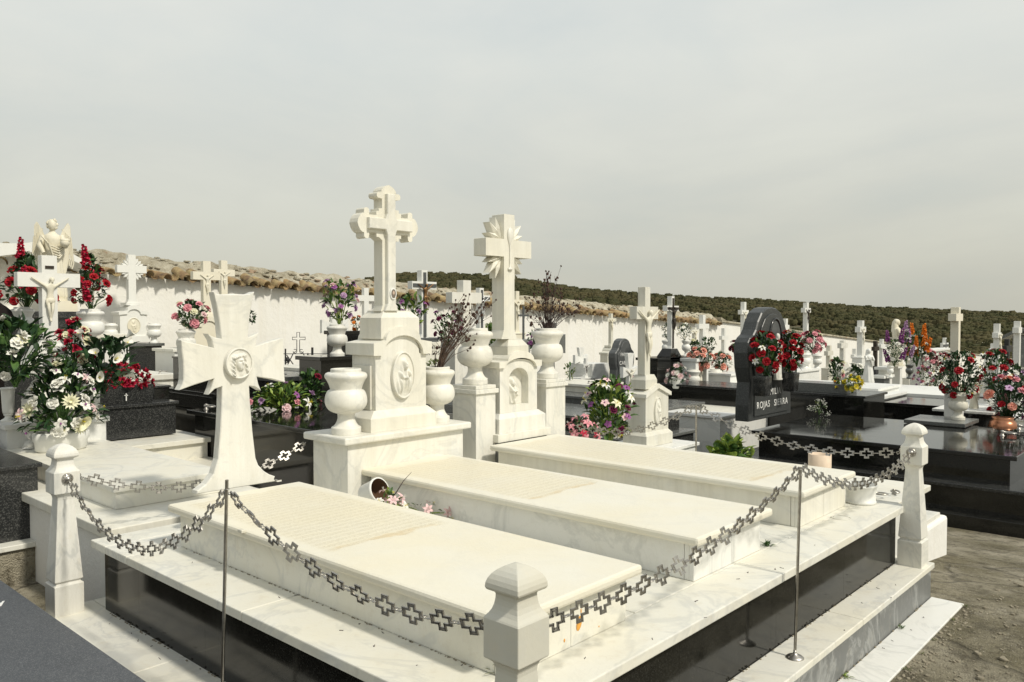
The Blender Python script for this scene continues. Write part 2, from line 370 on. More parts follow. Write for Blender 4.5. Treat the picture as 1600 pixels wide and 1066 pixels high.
# rough sloping coping
mb=MB(); ny=int((Y1-Y0)/.12); prof=[(XW-.04,-.40),(XW-.06,-.27),(XW-.13,-.18),(XW-.22,-.09),(XW-.32,-.015),(XW-.45,-.04),(XW-.5,-.36)]
vs=[];fs=[]
for i in range(ny+1):
    y=Y0+(Y1-Y0)*i/ny; bl=.03*math.sin(y*3.1)+.02*math.sin(y*7.7+1)
    for j,(x,z) in enumerate(prof):
        q=rnd.uniform(-.022,.022) if 0<j<6 else 0
        vs.append((x+q,y,wtop(y)+z+(q+bl*.5 if j in(2,3,4,5) else 0)))
n=len(prof)
for i in range(ny):
    for j in range(n-1): fs.append((i*n+j,(i+1)*n+j,(i+1)*n+j+1,i*n+j+1))
fs.append(tuple(range(n))); fs.append(tuple(range(ny*n,ny*n+n))[::-1])
mb.add(vs,fs); 
for i in range(520):
    y=rnd.uniform(Y0,Y1-.1); t=rnd.random(); x=XW-.10-.24*t; z=wtop(y)-.2+.19*t**.8
    s_=rnd.uniform(.018,.048); mb.ell((x,y,z),(s_,s_*rnd.uniform(1,1.9),s_*.55),7,5,0,jit=.25)
mb.build('coping',['rubble_coping'],W)
def tile(mb,c,r,ln,ry,rz,up=True,mi=0):
    M=Matrix.Translation(c)@Euler((0,ry,rz)).to_matrix().to_4x4(); n=9; t=.014; rings=[]
    for x in (0,ln):
        rr=r*(1-.12*(x/ln)); o=[];i_=[]
        for k in range(n+1):
            a=PI*k/n; s_=1 if up else -1
            o.append(M@Vector((-x,rr*math.cos(a),s_*rr*math.sin(a)))); i_.append(M@Vector((-x,(rr-t)*math.cos(a),s_*(rr-t)*math.sin(a))))
        rings.append(o+i_[::-1])
    mb.loft(rings,mi,False)
mb=MB(); y=Y0+.2
while y<Y1-.2:
    z=wtop(y)-.33
    tile(mb,Vector((XW+.20+rnd.uniform(-.03,.04),y,z-.03+rnd.uniform(-.02,.02))),rnd.uniform(.085,.102),.36,R(17)+rnd.uniform(-.12,.14),rnd.uniform(-.38,.38))
    tile(mb,Vector((XW+.13,y+.135,z+.01)),.075,.32,R(12)+rnd.uniform(-.05,.05),rnd.uniform(-.12,.12),False)
    y+=rnd.uniform(.25,.30)
mb.build('roof_tiles',['clay_tile'],W)
W2=thing('plain_wall','lower plain whitewashed wall stretch running away to the right below the hill','wall',(XW,40,-2))
mb=MB(); t2=lambda y:.86-.066*(y-20.9)
slopebox(mb,XW-.35,XW-.02,21.2,90,lambda y:gz(y)-1.5,lambda y:t2(y)); mb.build('wall',['whitewash'],W2)
mb=MB(); slopebox(mb,XW-.42,XW+.05,21.21,90,lambda y:t2(y)+.003,lambda y:t2(y)+.06); mb.build('coping',['rubble_coping'],W2)
mb=MB(); a=[(XW-.1,y,0) for y in (21.2,21.9)]
slopebox(mb,XW-.5,XW+.03,21.2,21.75,lambda y:t2(y)+.07,lambda y:wtop(y)-.1+.25*(21.2-y)); mb.build('broken_masonry',['rubble_coping'],W)
# ------------------------------------------------------------------ library
def textmesh(s,size,mat,parent,M,name='lettering',ext=.0015,align='CENTER',xs=1.):
    cu=bpy.data.curves.new('t','FONT'); cu.body=s; cu.size=size; cu.extrude=ext; cu.align_x=align; cu.align_y='CENTER'; cu.space_character=1.18; cu.offset=.0004
    o=bpy.data.objects.new('t',cu); COL.objects.link(o); dg=bpy.context.evaluated_depsgraph_get(); me=bpy.data.meshes.new_from_object(o.evaluated_get(dg)); bpy.data.objects.remove(o)
    me.name=name; me.materials.clear(); me.materials.append(MATS[mat]); return inst(name,me,parent,M@Matrix.Diagonal((xs,1,1,1)))
def facing_x(p):  # text plane facing +x, reading along +y
    return Matrix.Translation(p)@Matrix(((0,0,1,0),(1,0,0,0),(0,1,0,0),(0,0,0,1)))
_URN=[(.222,0),(.226,.008),(.226,.10),(.222,.108),(.19,.125),(.155,.17),(.132,.23),(.130,.285),(.14,.315),(.20,.335),(.27,.38),(.312,.45),(.320,.53),(.305,.61),(.275,.665),(.240,.68),(.240,.695),(.258,.75),(.285,.81),(.318,.865),(.322,.90),(.305,.93),(.27,.945),(.235,.95),(.233,.955),(.233,.99),(.225,1.0),(.195,1.0),(.19,.99),(.19,.90),(.1,.88),(.0,.87)]
_URN2=[(.20,0),(.20,.10),(.12,.16),(.09,.26),(.12,.34),(.22,.42),(.27,.54),(.26,.66),(.20,.74),(.18,.78),(.25,.88),(.28,.95),(.27,1.0),(.22,.99),(.18,.93),(0,.9)]
_VASE=[(.20,0),(.20,.03),(.10,.10),(.09,.15),(.12,.18),(.12,.21),(.11,.23),(.15,.30),(.18,.9),(.22,.96),(.22,1.),(.17,1.),(.15,.9),(0,.88)]
_POT=[(.34,0),(.36,.04),(.40,.12),(.46,.85),(.52,.92),(.52,1.),(.44,1.),(.42,.85),(0,.8)]
_U={}
def smooth_prof(P,k=4):
    out=[]
    for i in range(len(P)-1):
        p0=P[max(0,i-1)];p1=P[i];p2=P[i+1];p3=P[min(len(P)-1,i+2)]
        l=math.hypot(p2[0]-p1[0],p2[1]-p1[1])
        if l<.03: out.append(p1); continue
        for j in range(k):
            t=j/k; f=lambda a,b,c,d: .5*((2*b)+(-a+c)*t+(2*a-5*b+4*c-d)*t*t+(-a+3*b-3*c+d)*t**3)
            q=(f(p0[0],p1[0],p2[0],p3[0]),f(p0[1],p1[1],p2[1],p3[1])); out.append((max(0,q[0]),q[1]))
    return out+[P[-1]]
def urn(p,h,mat='marble_face',label='',kind='u1',group='urns and vases on the graves',name='urn',cat='urn',n=28):
    prof={'u1':_URN,'u2':_URN2,'vase':_VASE,'pot':_POT}[kind]
    key=(kind,mat,n)
    if key not in _U:
        mb=MB().lathe(smooth_prof(prof),n=n); _U[key]=mb.mesh(name,[mat])
    o=bpy.data.objects.new(name,_U[key]); COL.objects.link(o); o.location=p; o.scale=(h,h,h); return tag(o,label,cat,group)
# --- skinned figures
def skin(verts,edges,radii,sub=1,root=0):
    me=bpy.data.meshes.new('s'); me.from_pydata(verts,edges,[]); o=bpy.data.objects.new('s',me); COL.objects.link(o)
    sm=o.modifiers.new('s','SKIN'); su=o.modifiers.new('u','SUBSURF'); su.levels=sub; su.render_levels=sub
    for i,r in enumerate(radii):
        rr=r if isinstance(r,tuple) else (r,r); me.skin_vertices[0].data[i].radius=rr
    me.skin_vertices[0].data[root].use_root=True
    dg=bpy.context.evaluated_depsgraph_get(); m2=bpy.data.meshes.new_from_object(o.evaluated_get(dg)); bpy.data.objects.remove(o)
    mb=MB(); mb.add([tuple(v.co) for v in m2.vertices],[tuple(p.vertices) for p in m2.polygons],0,True); return mb
def corpus_mb():
    V=[(.03,0,.50),(.035,0,.60),(.04,0,.70),(.05,0,.77),(.06,.01,.82),(.075,.03,.885),
       (.04,.085,.765),(.04,.20,.84),(.04,.33,.93),(.045,.37,.96),(.04,-.085,.765),(.04,-.20,.84),(.04,-.33,.93),(.045,-.37,.96),
       (.035,.045,.46),(.085,.03,.27),(.05,.005,.08),(.09,.0,.01),(.035,-.045,.46),(.095,-.045,.28),(.055,-.012,.09),(.10,-.012,.02)]
    E=[(0,1),(1,2),(2,3),(3,4),(4,5),(3,6),(6,7),(7,8),(8,9),(3,10),(10,11),(11,12),(12,13),(0,14),(14,15),(15,16),(16,17),(0,18),(18,19),(19,20),(20,21)]
    Rr=[(.07,.05),(.055,.042),(.075,.05),(.06,.045),.025,.03,.035,.024,.018,.014,.035,.024,.018,.014,.045,.032,.02,.014,.045,.032,.02,.014]
    mb=skin(V,E,Rr)
    mb.ell((.075,.03,.90),(.042,.038,.055),10,8); mb.ell((.06,.028,.915),(.046,.048,.045),10,8,jit=.1); mb.ell((.09,.03,.87),(.025,.025,.03),8,6)
    mb.lathe([(.06,0),(.085,.03),(.08,.09),(.055,.11)],(.04,0,.41),14,sx=.75,sy=1.1); mb.ell((.07,-.075,.44),(.025,.03,.07),8,6,jit=.15)
    return mb
_CORP=corpus_mb(); _CM={}
def corpus(parent,p,h,mat='statue_cream'):
    if mat not in _CM: _CM[mat]=_CORP.mesh('corpus',[mat])
    M=Matrix.Translation(Vector(p)-parent_loc(parent))@Matrix.Diagonal((h*.9,h,h,1)); return inst('figure',_CM[mat],parent,M)
def robed(wings=False,veil=True,arm='pray',bowl=False,n=48):
    mb=MB(); prof=[(.155,0),(.165,.03),(.15,.15),(.135,.3),(.12,.42),(.102,.52),(.095,.60),(.105,.68),(.110,.75),(.095,.79),(.05,.82),(.032,.85)]
    rings=[]
    for k in range(len(prof)*3-2):
        t=k/3; i=min(int(t),len(prof)-2); f=t-i; r=prof[i][0]*(1-f)+prof[i+1][0]*f; z=prof[i][1]*(1-f)+prof[i+1][1]*f
        amp=.10*max(0,1-z/.75)**.6; ring=[]
        for j in range(n):
            a=2*PI*j/n; q=1+amp*(math.sin(9*a+z*5)+.6*math.sin(14*a-z*9+1))*.8
            ring.append((r*.82*q*math.cos(a),r*q*math.sin(a),z))
        rings.append(ring)
    mb.loft(rings,0,True)
    for k in range(5):  # mantle folds across chest
        pa=[(.095+.01*k,-.12+.02*k,.77-.02*k),(.125,-.03+.01*k,.66-.035*k),(.115,.08,.62-.03*k),(.05,.14,.66-.02*k)]
        mb.tube(pa,.011,6)
    mb.ell((.012,0,.918),(.062,.055,.076),14,10); mb.tube([(0,0,.80),(.005,0,.88)],.034,10); mb.ell((.062,0,.905),(.012,.009,.014),6,5); mb.ell((.052,.018,.918),(.009,.011,.007),6,4); mb.ell((.052,-.018,.918),(.009,.011,.007),6,4);mb.ell((.055,0,.878),(.012,.017,.008),6,4)
    if veil: mb.ell((-.012,0,.925),(.06,.062,.075),14,10); mb.lathe([(.075,0),(.07,.12),(.055,.22)],(-.03,0,.72),16)
    else:
        for i in range(26):
            a=rnd.uniform(.75,2*PI-.75); z=rnd.uniform(.88,.99); r=.06*math.sqrt(max(.1,1-((z-.93)/.07)**2)); mb.ell((.0+r*math.cos(a),r*math.sin(a),z),(.02,.02,.02),6,4)
    if arm=='pray':
        for s_ in (1,-1): mb.tube([(0,s_*.11,.78),(.06,s_*.12,.66),(.13,s_*.03,.70),(.14,s_*.01,.76)],.03,8,rs=[.04,.04,.025,.012])
    else:
        mb.tube([(0,.11,.78),(.06,.15,.66),(.13,.12,.68)],.03,8,rs=[.04,.042,.025]); mb.tube([(0,-.11,.78),(.03,-.15,.66),(.10,-.10,.56)],.03,8,rs=[.04,.042,.022])
    if bowl: mb.lathe([(.02,0),(.05,.02),(.06,.06),(.055,.07)],(.14,.15,.64),12); mb.ell((.14,.15,.72),(.05,.06,.03),9,6,jit=.2)
    if wings:
        for s_ in (1,-1):
            w=[(-.05,s_*.07,.74),(-.07,s_*.12,.86),(-.08,s_*.17,.95),(-.09,s_*.19,.965),(-.09,s_*.215,.92),(-.09,s_*.22,.82),(-.09,s_*.21,.66),(-.08,s_*.19,.48),(-.07,s_*.16,.34),(-.06,s_*.14,.28),(-.05,s_*.09,.45)]
            mb.loft([[(x-.02,y,z) for x,y,z in w],[(x+.02,y,z) for x,y,z in w]],0)
            for k in range(6): mb.tube([(-.06,s_*(.12+.02*k),.88-.02*k),(-.065,s_*(.16+.018*k),.70-.05*k),(-.06,s_*(.14+.018*k),.48-.02*k)],.010,5)
    mb.lathe([(.17,0),(.17,.035)],(0,0,-.03),8); return mb
# --- bas relief from a height field, facing +x
def relief(cy,cz,ry,rz,x,h,depth=.02,n=46,rim=True,arch=False):
    mb=MB(); vs=[];fs=[]
    for i in range(n+1):
        for j in range(n+1):
            a,b=-1+2*i/n,-1+2*j/n
            if arch: yy,zz=a,b
            else:  # square to disc
                yy=a*math.sqrt(1-b*b/2); zz=b*math.sqrt(1-a*a/2)
            vs.append((x+depth*h(yy,zz),cy+ry*yy,cz+rz*zz))
    for i in range(n):
        for j in range(n): fs.append((i*(n+1)+j,(i+1)*(n+1)+j,(i+1)*(n+1)+j+1,i*(n+1)+j+1))
    mb.add(vs,fs,0,True)
    if rim:
        mb.tube([(x+.002,cy+ry*math.cos(t)*1.03,cz+rz*math.sin(t)*1.03) for t in [2*PI*k/40 for k in range(40)]],.07*min(ry,rz),8,closed=True)
        mb.loft([[(x-.02,cy+ry*1.08*math.cos(2*PI*k/40),cz+rz*1.08*math.sin(2*PI*k/40)) for k in range(40)],[(x-.002,cy+ry*1.05*math.cos(2*PI*k/40),cz+rz*1.05*math.sin(2*PI*k/40)) for k in range(40)]])
    return mb
def G(y,z,cy,cz,sy,sz,p=2): return math.exp(-(abs((y-cy)/sy)**p+abs((z-cz)/sz)**p))
def face_h(y,z):
    # bearded head in three-quarter view with long hair and a plaited crown, tipped to one side
    c,s=math.cos(.18),math.sin(.18); a=y*c+z*s; b=-y*s+z*c; a-=.03
    head=max(0,1-((a/.36)**2+((b-.04)/.56)**2))**.5
    h=1.0*head
    hair=0
    for k in range(7):
        t=k/6; yy=-.36-.10*math.sin(t*3)-.04*k%2; zz=.42-1.15*t; hair=max(hair,.75*G(a,b,yy,zz,.14,.18))
        hair=max(hair,.6*G(a,b,.40+.08*t,.35-1.0*t,.09,.17))
    hair*=1+.35*math.sin(a*26+b*16)
    h=max(h,hair)
    crown=G(b-.40-.12*math.cos(a*2.5),0,0,0,.085,1)*(1 if abs(a)<.55 else 0); h+=crown*(.45+.3*math.sin(a*30)*math.sin(b*34+a*10))
    h+=.38*G(a,b,.08,.02,.055,.17)-.35*G(a,b,-.06,.13,.085,.05)-.35*G(a,b,.20,.13,.07,.05)+.15*G(a,b,-.06,.14,.04,.025)+.15*G(a,b,.20,.14,.035,.025)
    h+=.14*G(a,b,.07,.23,.22,.035)-.22*G(a,b,.07,-.17,.10,.016)+.14*G(a,b,.07,-.21,.07,.03)
    h+=.22*G(a,b,.05,-.40,.17,.16)*(1+.5*math.sin(a*40))+.25*G(a,b,-.02,-.72,.16,.3)
    return h+.05*math.sin(8*y)*math.sin(7*z)
def mother_h(y,z):
    h=max(.9*G(y,z,-.12,.40,.17,.19,3),0); h=max(h,.75*G(y,z,-.12,.45,.26,.24,3)*(1+.15*math.sin(20*z)))
    h=max(h,.8*G(y,z,-.15,-.15,.40,.52,3)*(1+.22*math.sin(13*y+7*z)))
    h=max(h,1.0*G(y,z,.22,.05,.13,.14,3)); h=max(h,.95*G(y,z,.18,-.25,.18,.28,3)*(1+.2*math.sin(18*z)))
    h+=.5*G(y,z,.0,-.05,.32,.06)+.12*G(y,z,-.08,.38,.03,.06)-.25*G(y,z,-.17,.42,.035,.03)-.25*G(y,z,-.03,.42,.035,.03)-.2*G(y,z,.19,.07,.03,.02)
    h+=.5*G(y,z,.02,-.75,.35,.18)*(1+.5*math.sin(16*y)*math.sin(13*z)); return h
def family_h(y,z):
    h=.0
    for (a,b,s_) in ((0,.45,.20),(-.38,.0,.15),(.42,.05,.15)): h=max(h,1.0*G(y,z,a,b,s_*.8,s_,3))
    h=max(h,.7*G(y,z,0,-.15,.34,.5,3)*(1+.3*math.sin(17*y))); h=max(h,.75*G(y,z,-.42,-.45,.22,.35,3)*(1+.3*math.sin(23*y+5*z))); h=max(h,.75*G(y,z,.44,-.42,.2,.35,3)*(1+.3*math.sin(21*y-4*z)))
    h+=.25*G(y,z,0,.48,.3,.26,4)-.2*G(y,z,-.05,.47,.035,.03)-.2*G(y,z,.07,.47,.035,.03)+.4*G(y,z,0,-.1,.3,.06); return h
# --- flowers
def petal(mb,M,ln,w,curl,cup=.25,mi=0,point=.5):
    st=5; vs=[];fs=[]
    for i in range(st+1):
        t=i/st; x=ln*t*math.cos(curl*t*.5); z=ln*t*math.sin(.9)*(1-t*.2)-curl*ln*t*t*.6
        ww=w*math.sin(PI*min(1,(t*(1-.04)+.04))**(1-point*.35))*.5+.002
        for s_ in (-1,0,1): vs.append(M@Vector((x,s_*ww,z+(cup*ww if s_ else 0))))
    for i in range(st):
        for j in (0,1): fs.append((i*3+j,i*3+j+1,(i+1)*3+j+1,(i+1)*3+j))
    mb.add(vs,fs,mi,True)
def blossom(kind,mat):
    mb=MB(); rr=random.Random(hash_(kind+mat)); mats=['petal_'+mat]
    def rot(a,tilt=0): return Matrix.Rotation(a,4,'Z')@Matrix.Rotation(-tilt,4,'Y')
    if kind=='rose':
        for ly,(n,r,t) in enumerate(((6,1.0,-.25),(5,.80,.25),(4,.58,.65),(3,.38,1.0))):
            for i in range(n): petal(mb,rot(2*PI*i/n+ly*.6,t)@Matrix.Translation((.05,0,.08*ly)),r,r*1.15,.55-.1*ly,.5,0,-.6)
        mb.ell((0,0,.42),(.26,.26,.34),8,6)
    elif kind=='carn':
        for i in range(26): petal(mb,rot(rr.uniform(0,6.3),rr.uniform(-.2,1.2)),rr.uniform(.6,1.),.5,rr.uniform(-.2,.7),.6,0,-.5)
    elif kind=='lily':
        mats.append('petal_yellow' if mat in('white','cream') else 'petal_white')
        for i in range(6): petal(mb,rot(PI/3*i,-.15+(.15 if i%2 else 0)),1.15,.46,1.1,.35,0,.8)
        for i in range(4): mb.tube([(0,0,.1),(.15*math.cos(i*1.6),.15*math.sin(i*1.6),.75)],.025,4,1)
    elif kind=='orchid':
        mats.append('petal_purple')
        for i in range(5): petal(mb,rot(2*PI*i/5,-.2),1.0,.72,.6,.2,0,-.2)
        mb.ell((.1,0,.3),(.18,.16,.2),7,5,1)
    elif kind=='calla':
        rings=[]
        for k in range(8):
            t=k/7; r=.10+.62*t**1.8; ring=[]
            for j in range(14):
                a=2*PI*j/14; f=1+(.55*t**2)*max(0,math.cos(a)); ring.append((r*f*math.cos(a),r*.8*math.sin(a),1.5*t-.35*t*t*max(0,math.cos(a))))
            rings.append(ring)
        mb.loft(rings,0,True,False); mats.append('petal_yellow'); mb.tube([(0,0,.2),(0,0,1.2)],.07,6,1)
    elif kind=='daisy':
        for i in range(14): petal(mb,rot(2*PI*i/14,.1*(i%2)),1.,.3,.35,.3)
        for i in range(9): petal(mb,rot(2*PI*i/9,.7),.75,.3,.2,.3)
        mats.append('petal_cream'); mb.ell((0,0,.25),(.2,.2,.15),7,5,1)
    elif kind=='sprig':
        for i in range(16):
            a=rr.uniform(0,6.3); q=rr.uniform(.2,1); p=(q*math.cos(a),q*math.sin(a),rr.uniform(.3,1.2)); mb.ell(p,(.10,.10,.09),5,4); 
        mats.append('leaf_mid')
        for v in list(mb.v)[::20]: mb.tube([(0,0,0),v],.012,3,1)
    elif kind=='spike':
        for i in range(18):
            t=i/17; a=i*2.4; q=.34*(1-.6*t); M=Matrix.Translation((q*.5*math.cos(a),q*.5*math.sin(a),3.0*t))@Matrix.Rotation(a,4,'Z')
            for k in range(5): petal(mb,M@Matrix.Rotation(k*1.26,4,'X')@Matrix.Rotation(-.2,4,'Y'),.62*(1-.45*t),.55*(1-.4*t),.4,.3)
    return mb.mesh('blossom',mats)
def hash_(s): 
    h=7
    for ch in s: h=(h*31+ord(ch))%99991
    return h
_B={}
def bl(kind,mat):
    if (kind,mat) not in _B: _B[(kind,mat)]=blossom(kind,mat)
    return _B[(kind,mat)]
def leafgeo(mb,p,d,ln,w,rr,mi=0,fold=.25):
    d=Vector(d).normalized(); s_=d.cross(Vector((rr.uniform(-.4,.4),rr.uniform(-.4,.4),1))).normalized(); u=s_.cross(d)
    P=Vector(p); dr=rr.uniform(.1,.4); vs=[P]
    for t,ww in ((.25,.8),(.55,1.),(.82,.55)):
        c=P+d*ln*t-Vector((0,0,1))*ln*dr*t*t
        vs+= [c-s_*w*.5*ww+u*w*fold*ww,c,c+s_*w*.5*ww+u*w*fold*ww]
    vs.append(P+d*ln-Vector((0,0,1))*ln*dr)
    fs=[(0,1,2),(0,2,3),(1,4,5,2),(2,5,6,3),(4,7,8,5),(5,8,9,6),(7,10,8),(8,10,9)]
    mb.add(vs,fs,mi,True)
def bouquet(name,label,c,w,h,fl,leaves=60,lsize=.06,lm='leaf_dark',lm2='leaf_mid',group=None,cat='flowers',seed=1,up=.35,shape='ball',stem=.3,wy=None):
    """c: base centre (mouth of the vase); w: full width; h: height above c; fl: [(kind,mat,count,radius)]"""
    rr=random.Random(seed*13+5); c=Vector(c); wy=wy or w
    if cat=='flowers' and not group: group='flower arrangements on the graves'
    t=thing(name,label,cat,c,group); leaves=int(leaves*2.1); lsize*=.88; fl=[(k,m,int(n*1.35+.5) if n>1 else n,r*1.06) for k,m,n,r in fl]
    def pt(surf=1.):
        z=rr.random()**.8; a=rr.uniform(0,2*PI)
        if shape=='cone': rad=(1-z)**.7*.5+.04
        elif shape=='fan': rad=(.15+.85*math.sin(PI*(.12+.62*z)))*.5
        elif shape=='spread': rad=.5*math.sqrt(max(0,1-z*z))
        else: rad=.5*max(.42 if z<.5 else 0,math.sqrt(max(.02,1-(2*(z*.92+.04)-1)**2)))
        q=surf if surf<1 else rr.uniform(.78,1.); 
        return Vector((wy*rad*q*math.cos(a),w*rad*q*math.sin(a),h*(.12+.88*z) if shape!='spread' else h*z))
    mb=MB()
    for i in range(leaves):
        p=pt(rr.uniform(.35,.99)); d=Vector((p.x,p.y,(p.z-h*.35)*.9+up*w*rr.uniform(0,1))); d=d.normalized() if d.length>1e-5 else Vector((0,0,1)); d=(d+Vector((rr.uniform(-.6,.6),rr.uniform(-.6,.6),rr.uniform(-.5,.5)))).normalized()
        leafgeo(mb,p-d*lsize*.4,d,lsize*rr.uniform(.7,1.3),lsize*rr.uniform(.3,.5),rr,rr.choice((0,0,1)))
    for i in range(max(5,leaves//8)):
        p=pt(.8); mb.tube([(rr.uniform(-.01,.01),rr.uniform(-.01,.01),-.02),(p.x*.4,p.y*.4,p.z*.5),tuple(p)],.0025*max(1,w/.3),4,1)
    mb.build('foliage',[lm,lm2],None).parent=t
    for (k,m,n,r) in fl:
        me=bl(k,m); used=[]
        for i in range(n):
            best=None
            for q in range(9):
                p=pt(); s_=min([(p-u).length for u in used] or [9]); s_+= .02*(p.x)/max(w,.01)
                if best is None or s_>best[0]: best=(s_,p)
            p=best[1]; used.append(p)
            d=Vector((p.x*1.1+.12*w,p.y*1.1,(p.z-h*.4)+.15*w)); d=(d.normalized()+Vector((rr.uniform(-.3,.3),rr.uniform(-.3,.3),rr.uniform(-.2,.3)))).normalized()
            if k=='spike': d=(Vector((0,0,1))+d*.35).normalized()
            rotm=Vector((0,0,1)).rotation_difference(d).to_matrix().to_4x4()@Matrix.Rotation(rr.uniform(0,6.3),4,'Z'); s2=r*rr.uniform(.82,1.15)
            inst('blossom',me,t,Matrix.Translation(p)@rotm@Matrix.Scale(s2,4))
    return t
def bqp(name,label,x0,x1,y0,y1,X=None,fl=(),Y=None,**k):
    """bouquet whose extent in the photo is the given box, on plane x=X or y=Y"""
    kw=dict(x=X) if X is not None else dict(y=Y)
    b=at((x0+x1)/2,y1,**kw); tpt=at((x0+x1)/2,y0,**kw); D=(b-CAM).dot(FW); w=(x1-x0)/FPX*D
    return bouquet(name,label,b,w,tpt.z-b.z,fl,**k)
# ------------------------------------------------------------------ main plot
BOL=[(.060,0),(.060,.135),(.050,.142),(.050,.148),(.058,.154),(.057,.165),(.034,.515),(.035,.525),(.039,.536),(.047,.543),(.0535,.547),(.0535,.640),(.0515,.644),(.045,.652),(.040,.661),(.0365,.672),(.0345,.685),(.034,.694),(.035,.699),(.0495,.706),(.0515,.712),(.0505,.722),(.047,.732),(.041,.742),(.032,.751),(.020,.759),(.010,.763),(.003,.765)]
def ring_mb(c,ax,r=.018):
    mb=MB(); c=Vector(c); ax=Vector(ax)
    q=Vector((0,0,1)).rotation_difference(ax).to_matrix().to_4x4(); M=Matrix.Translation(c)@q
    p=MB().lathe([(.024,0),(.024,.004),(.021,.008),(.015,.009),(.012,.014),(.006,.020),(0,.021)],n=18); mb.merge(p,M)
    for k in range(12): mb.merge(MB().ell((.0195*math.cos(k*PI/6),.0195*math.sin(k*PI/6),.009),(.004,.004,.003),5,4),M)
    mb.tube([c+ax*.022+Vector((0,0,-.008)),c+ax*.034+Vector((0,0,-.014)),c+ax*.03+Vector((0,0,-.026)),c+ax*.02+Vector((0,0,-.02))],.0025,6,closed=True); return mb
BOL=[(a,b*.98) for a,b in BOL]
def bollard(x,y,label,rings,mat):
    t=thing('marble_bollard',label,'bollard',(x,y,-.31),'marble bollards at the corners of the plot')
    MB().lathe(BOL,(0,0,0),sq=True).build('shaft',[mat],None,.0025).parent=t
    for (dx,dy) in rings:
        r=ring_mb((dx*.0535,dy*.0535,.60),(dx,dy,0)); o=r.build('rosette',['chrome']); o.parent=t
    return t
BL=(-.405,-1.03);BC=(2.235,-.972);BR=(2.175,2.235);BB=(-.405,2.235)
bollard(*BL,'stained marble bollard behind the left end of the plot with dark water marks',((1,0),(0,1)),'marble_worn')
bollard(*BC,'nearest marble bollard seen from its corner in front of the stone slab',((-1,0),(0,1)),'marble_post')
bollard(*BR,'clean marble bollard beside the white pot at the right corner',((-1,0),(0,-1)),'marble_face')
# kerb under the plot
K=thing('marble_kerb','low grey marble kerb with white top running round the plot under the bollards','kerb',(.9,.6,-.5))
mb=MB()
for y0,y1 in ((-1.12,-.55),(-.547,.35),(.353,1.25),(1.253,2.34)): mb.box(2.099,2.255,y0,y1,-.338,-.31)
for x0,x1 in ((-.47,.45),(.453,1.3),(1.303,2.096)): mb.box(x0,x1,-1.12,-.89,-.338,-.31)
mb.box(-.47,2.096,2.205,2.34,-.338,-.31); mb.box(-.47,-.302,-.887,2.2,-.338,-.31)
mb.build('kerb_top',['marble'],K,.004)
mb=MB()
for y0,y1 in ((-1.11,-.2),(-.198,.62),(.622,1.5),(1.502,2.33)): mb.box(2.05,2.24,y0,y1,-.62,-.339)
mb.box(-.46,2.04,-1.11,-.95,-.62,-.339); mb.box(-.46,2.04,2.21,2.33,-.62,-.339); mb.box(-.46,-.33,-.94,2.2,-.62,-.339)
mb.build('kerb_side',['marble_grey'],K,.002)
pv=MB()
for y0,y1 in ((-1.2,-.05),(-.045,1.05),(1.055,2.33)): pv.box(2.243,2.40,y0,y1,-.56,-.492)
o=pv.build('paving_strip',['marble_clean'],None,.004); o['kind']='structure'
# platform
PF=thing('grave_platform','raised plot with polished black sides and a white marble deck under three slabs','grave platform',(.9,.6,-.31))
mb=MB()
for y0,y1 in ((-.90,-.02),(-.0192,.72),(.7208,1.45),(1.4508,2.2)): mb.box(2.06,2.098,y0,y1,-.311,-.036)
for x0,x1 in ((-.30,.05),(.0508,.62),(.6208,1.3),(1.3008,2.059)): mb.box(x0,x1,-.898,-.86,-.311,-.036)
mb.box(-.30,2.058,2.16,2.199,-.311,-.036); mb.box(-.30,-.262,-.858,2.158,-.311,-.036)
mb.build('side_panels',['black_panel'],PF)
mb=MB()
for y0,y1 in ((-.935,.70),(.7025,2.245)): mb.box(1.945,2.14,y0,y1,-.035,0)
for x0,x1 in ((-.36,-.20),(-.198,.02),(.0225,.95),(.9525,1.943)):
    for y0,y1 in ((-.935,-.05),(-.0475,1.2),(1.2025,2.245)): mb.box(x0,x1,y0,y1,-.035,0)
mb.build('deck',['marble'],PF,.004)
mb=MB().tube([(1.985+.045*math.cos(a),1.72+.045*math.sin(a),.0005) for a in [2*PI*k/30 for k in range(30)]],.0022,5,closed=True); mb.build('ring_stain',['marble_old'],PF)
# slabs
def slab(label,x0,x1,y0,y1,zt,mat,body,ov=.04,fx=.0):
    t=thing('grave_slab',label,'grave slab',(x0,y0,0),'marble slabs lying on the platform')
    MB().box(x0,x1,y0,y1,zt-.034,zt).build('lid',[mat],t,.011,origin=(x0,y0,zt-.034))
    a,b,c,d=x0+ov,x1-ov,y0+ov,y1-ov; mb=MB(); z1=zt-.0345
    mb.box(a,b-.042,c,c+.02,.001,z1); mb.box(b-.04,b-.0205,c,c+.02,.001,z1)
    m=(c+d)/2+fx; mb.box(b-.02,b,c,m,.001,z1); mb.box(b-.02,b,m+.0015,d,.001,z1); mb.box(a,b-.021,d-.02,d,.001,z1); mb.box(a,a+.02,c+.021,d-.021,.001,z1)
    mb.build('side_panels',[body],t,.0015); return t
SA=slab('wide pale marble slab with worn carved inscription at the foot of the flared cross',0,2.0,-.752,-.087,.185,'marble_text_a','marble')
_p=at(905,974,x=1.9605); _q=at(908,955,x=1.9605); _r=at(882,1001,x=1.9605); _s=at(936,979,x=1.9605)
MB().ell(_p,(.0012,.013,.024),12,8,rot=Euler((-.35,0,0)).to_matrix()).ell(_q,(.001,.003,.009),8,6).ell(_r,(.001,.004,.006),8,6).ell(_s,(.001,.003,.003),8,6).build('rust_stain',['orange_stain'],SA)
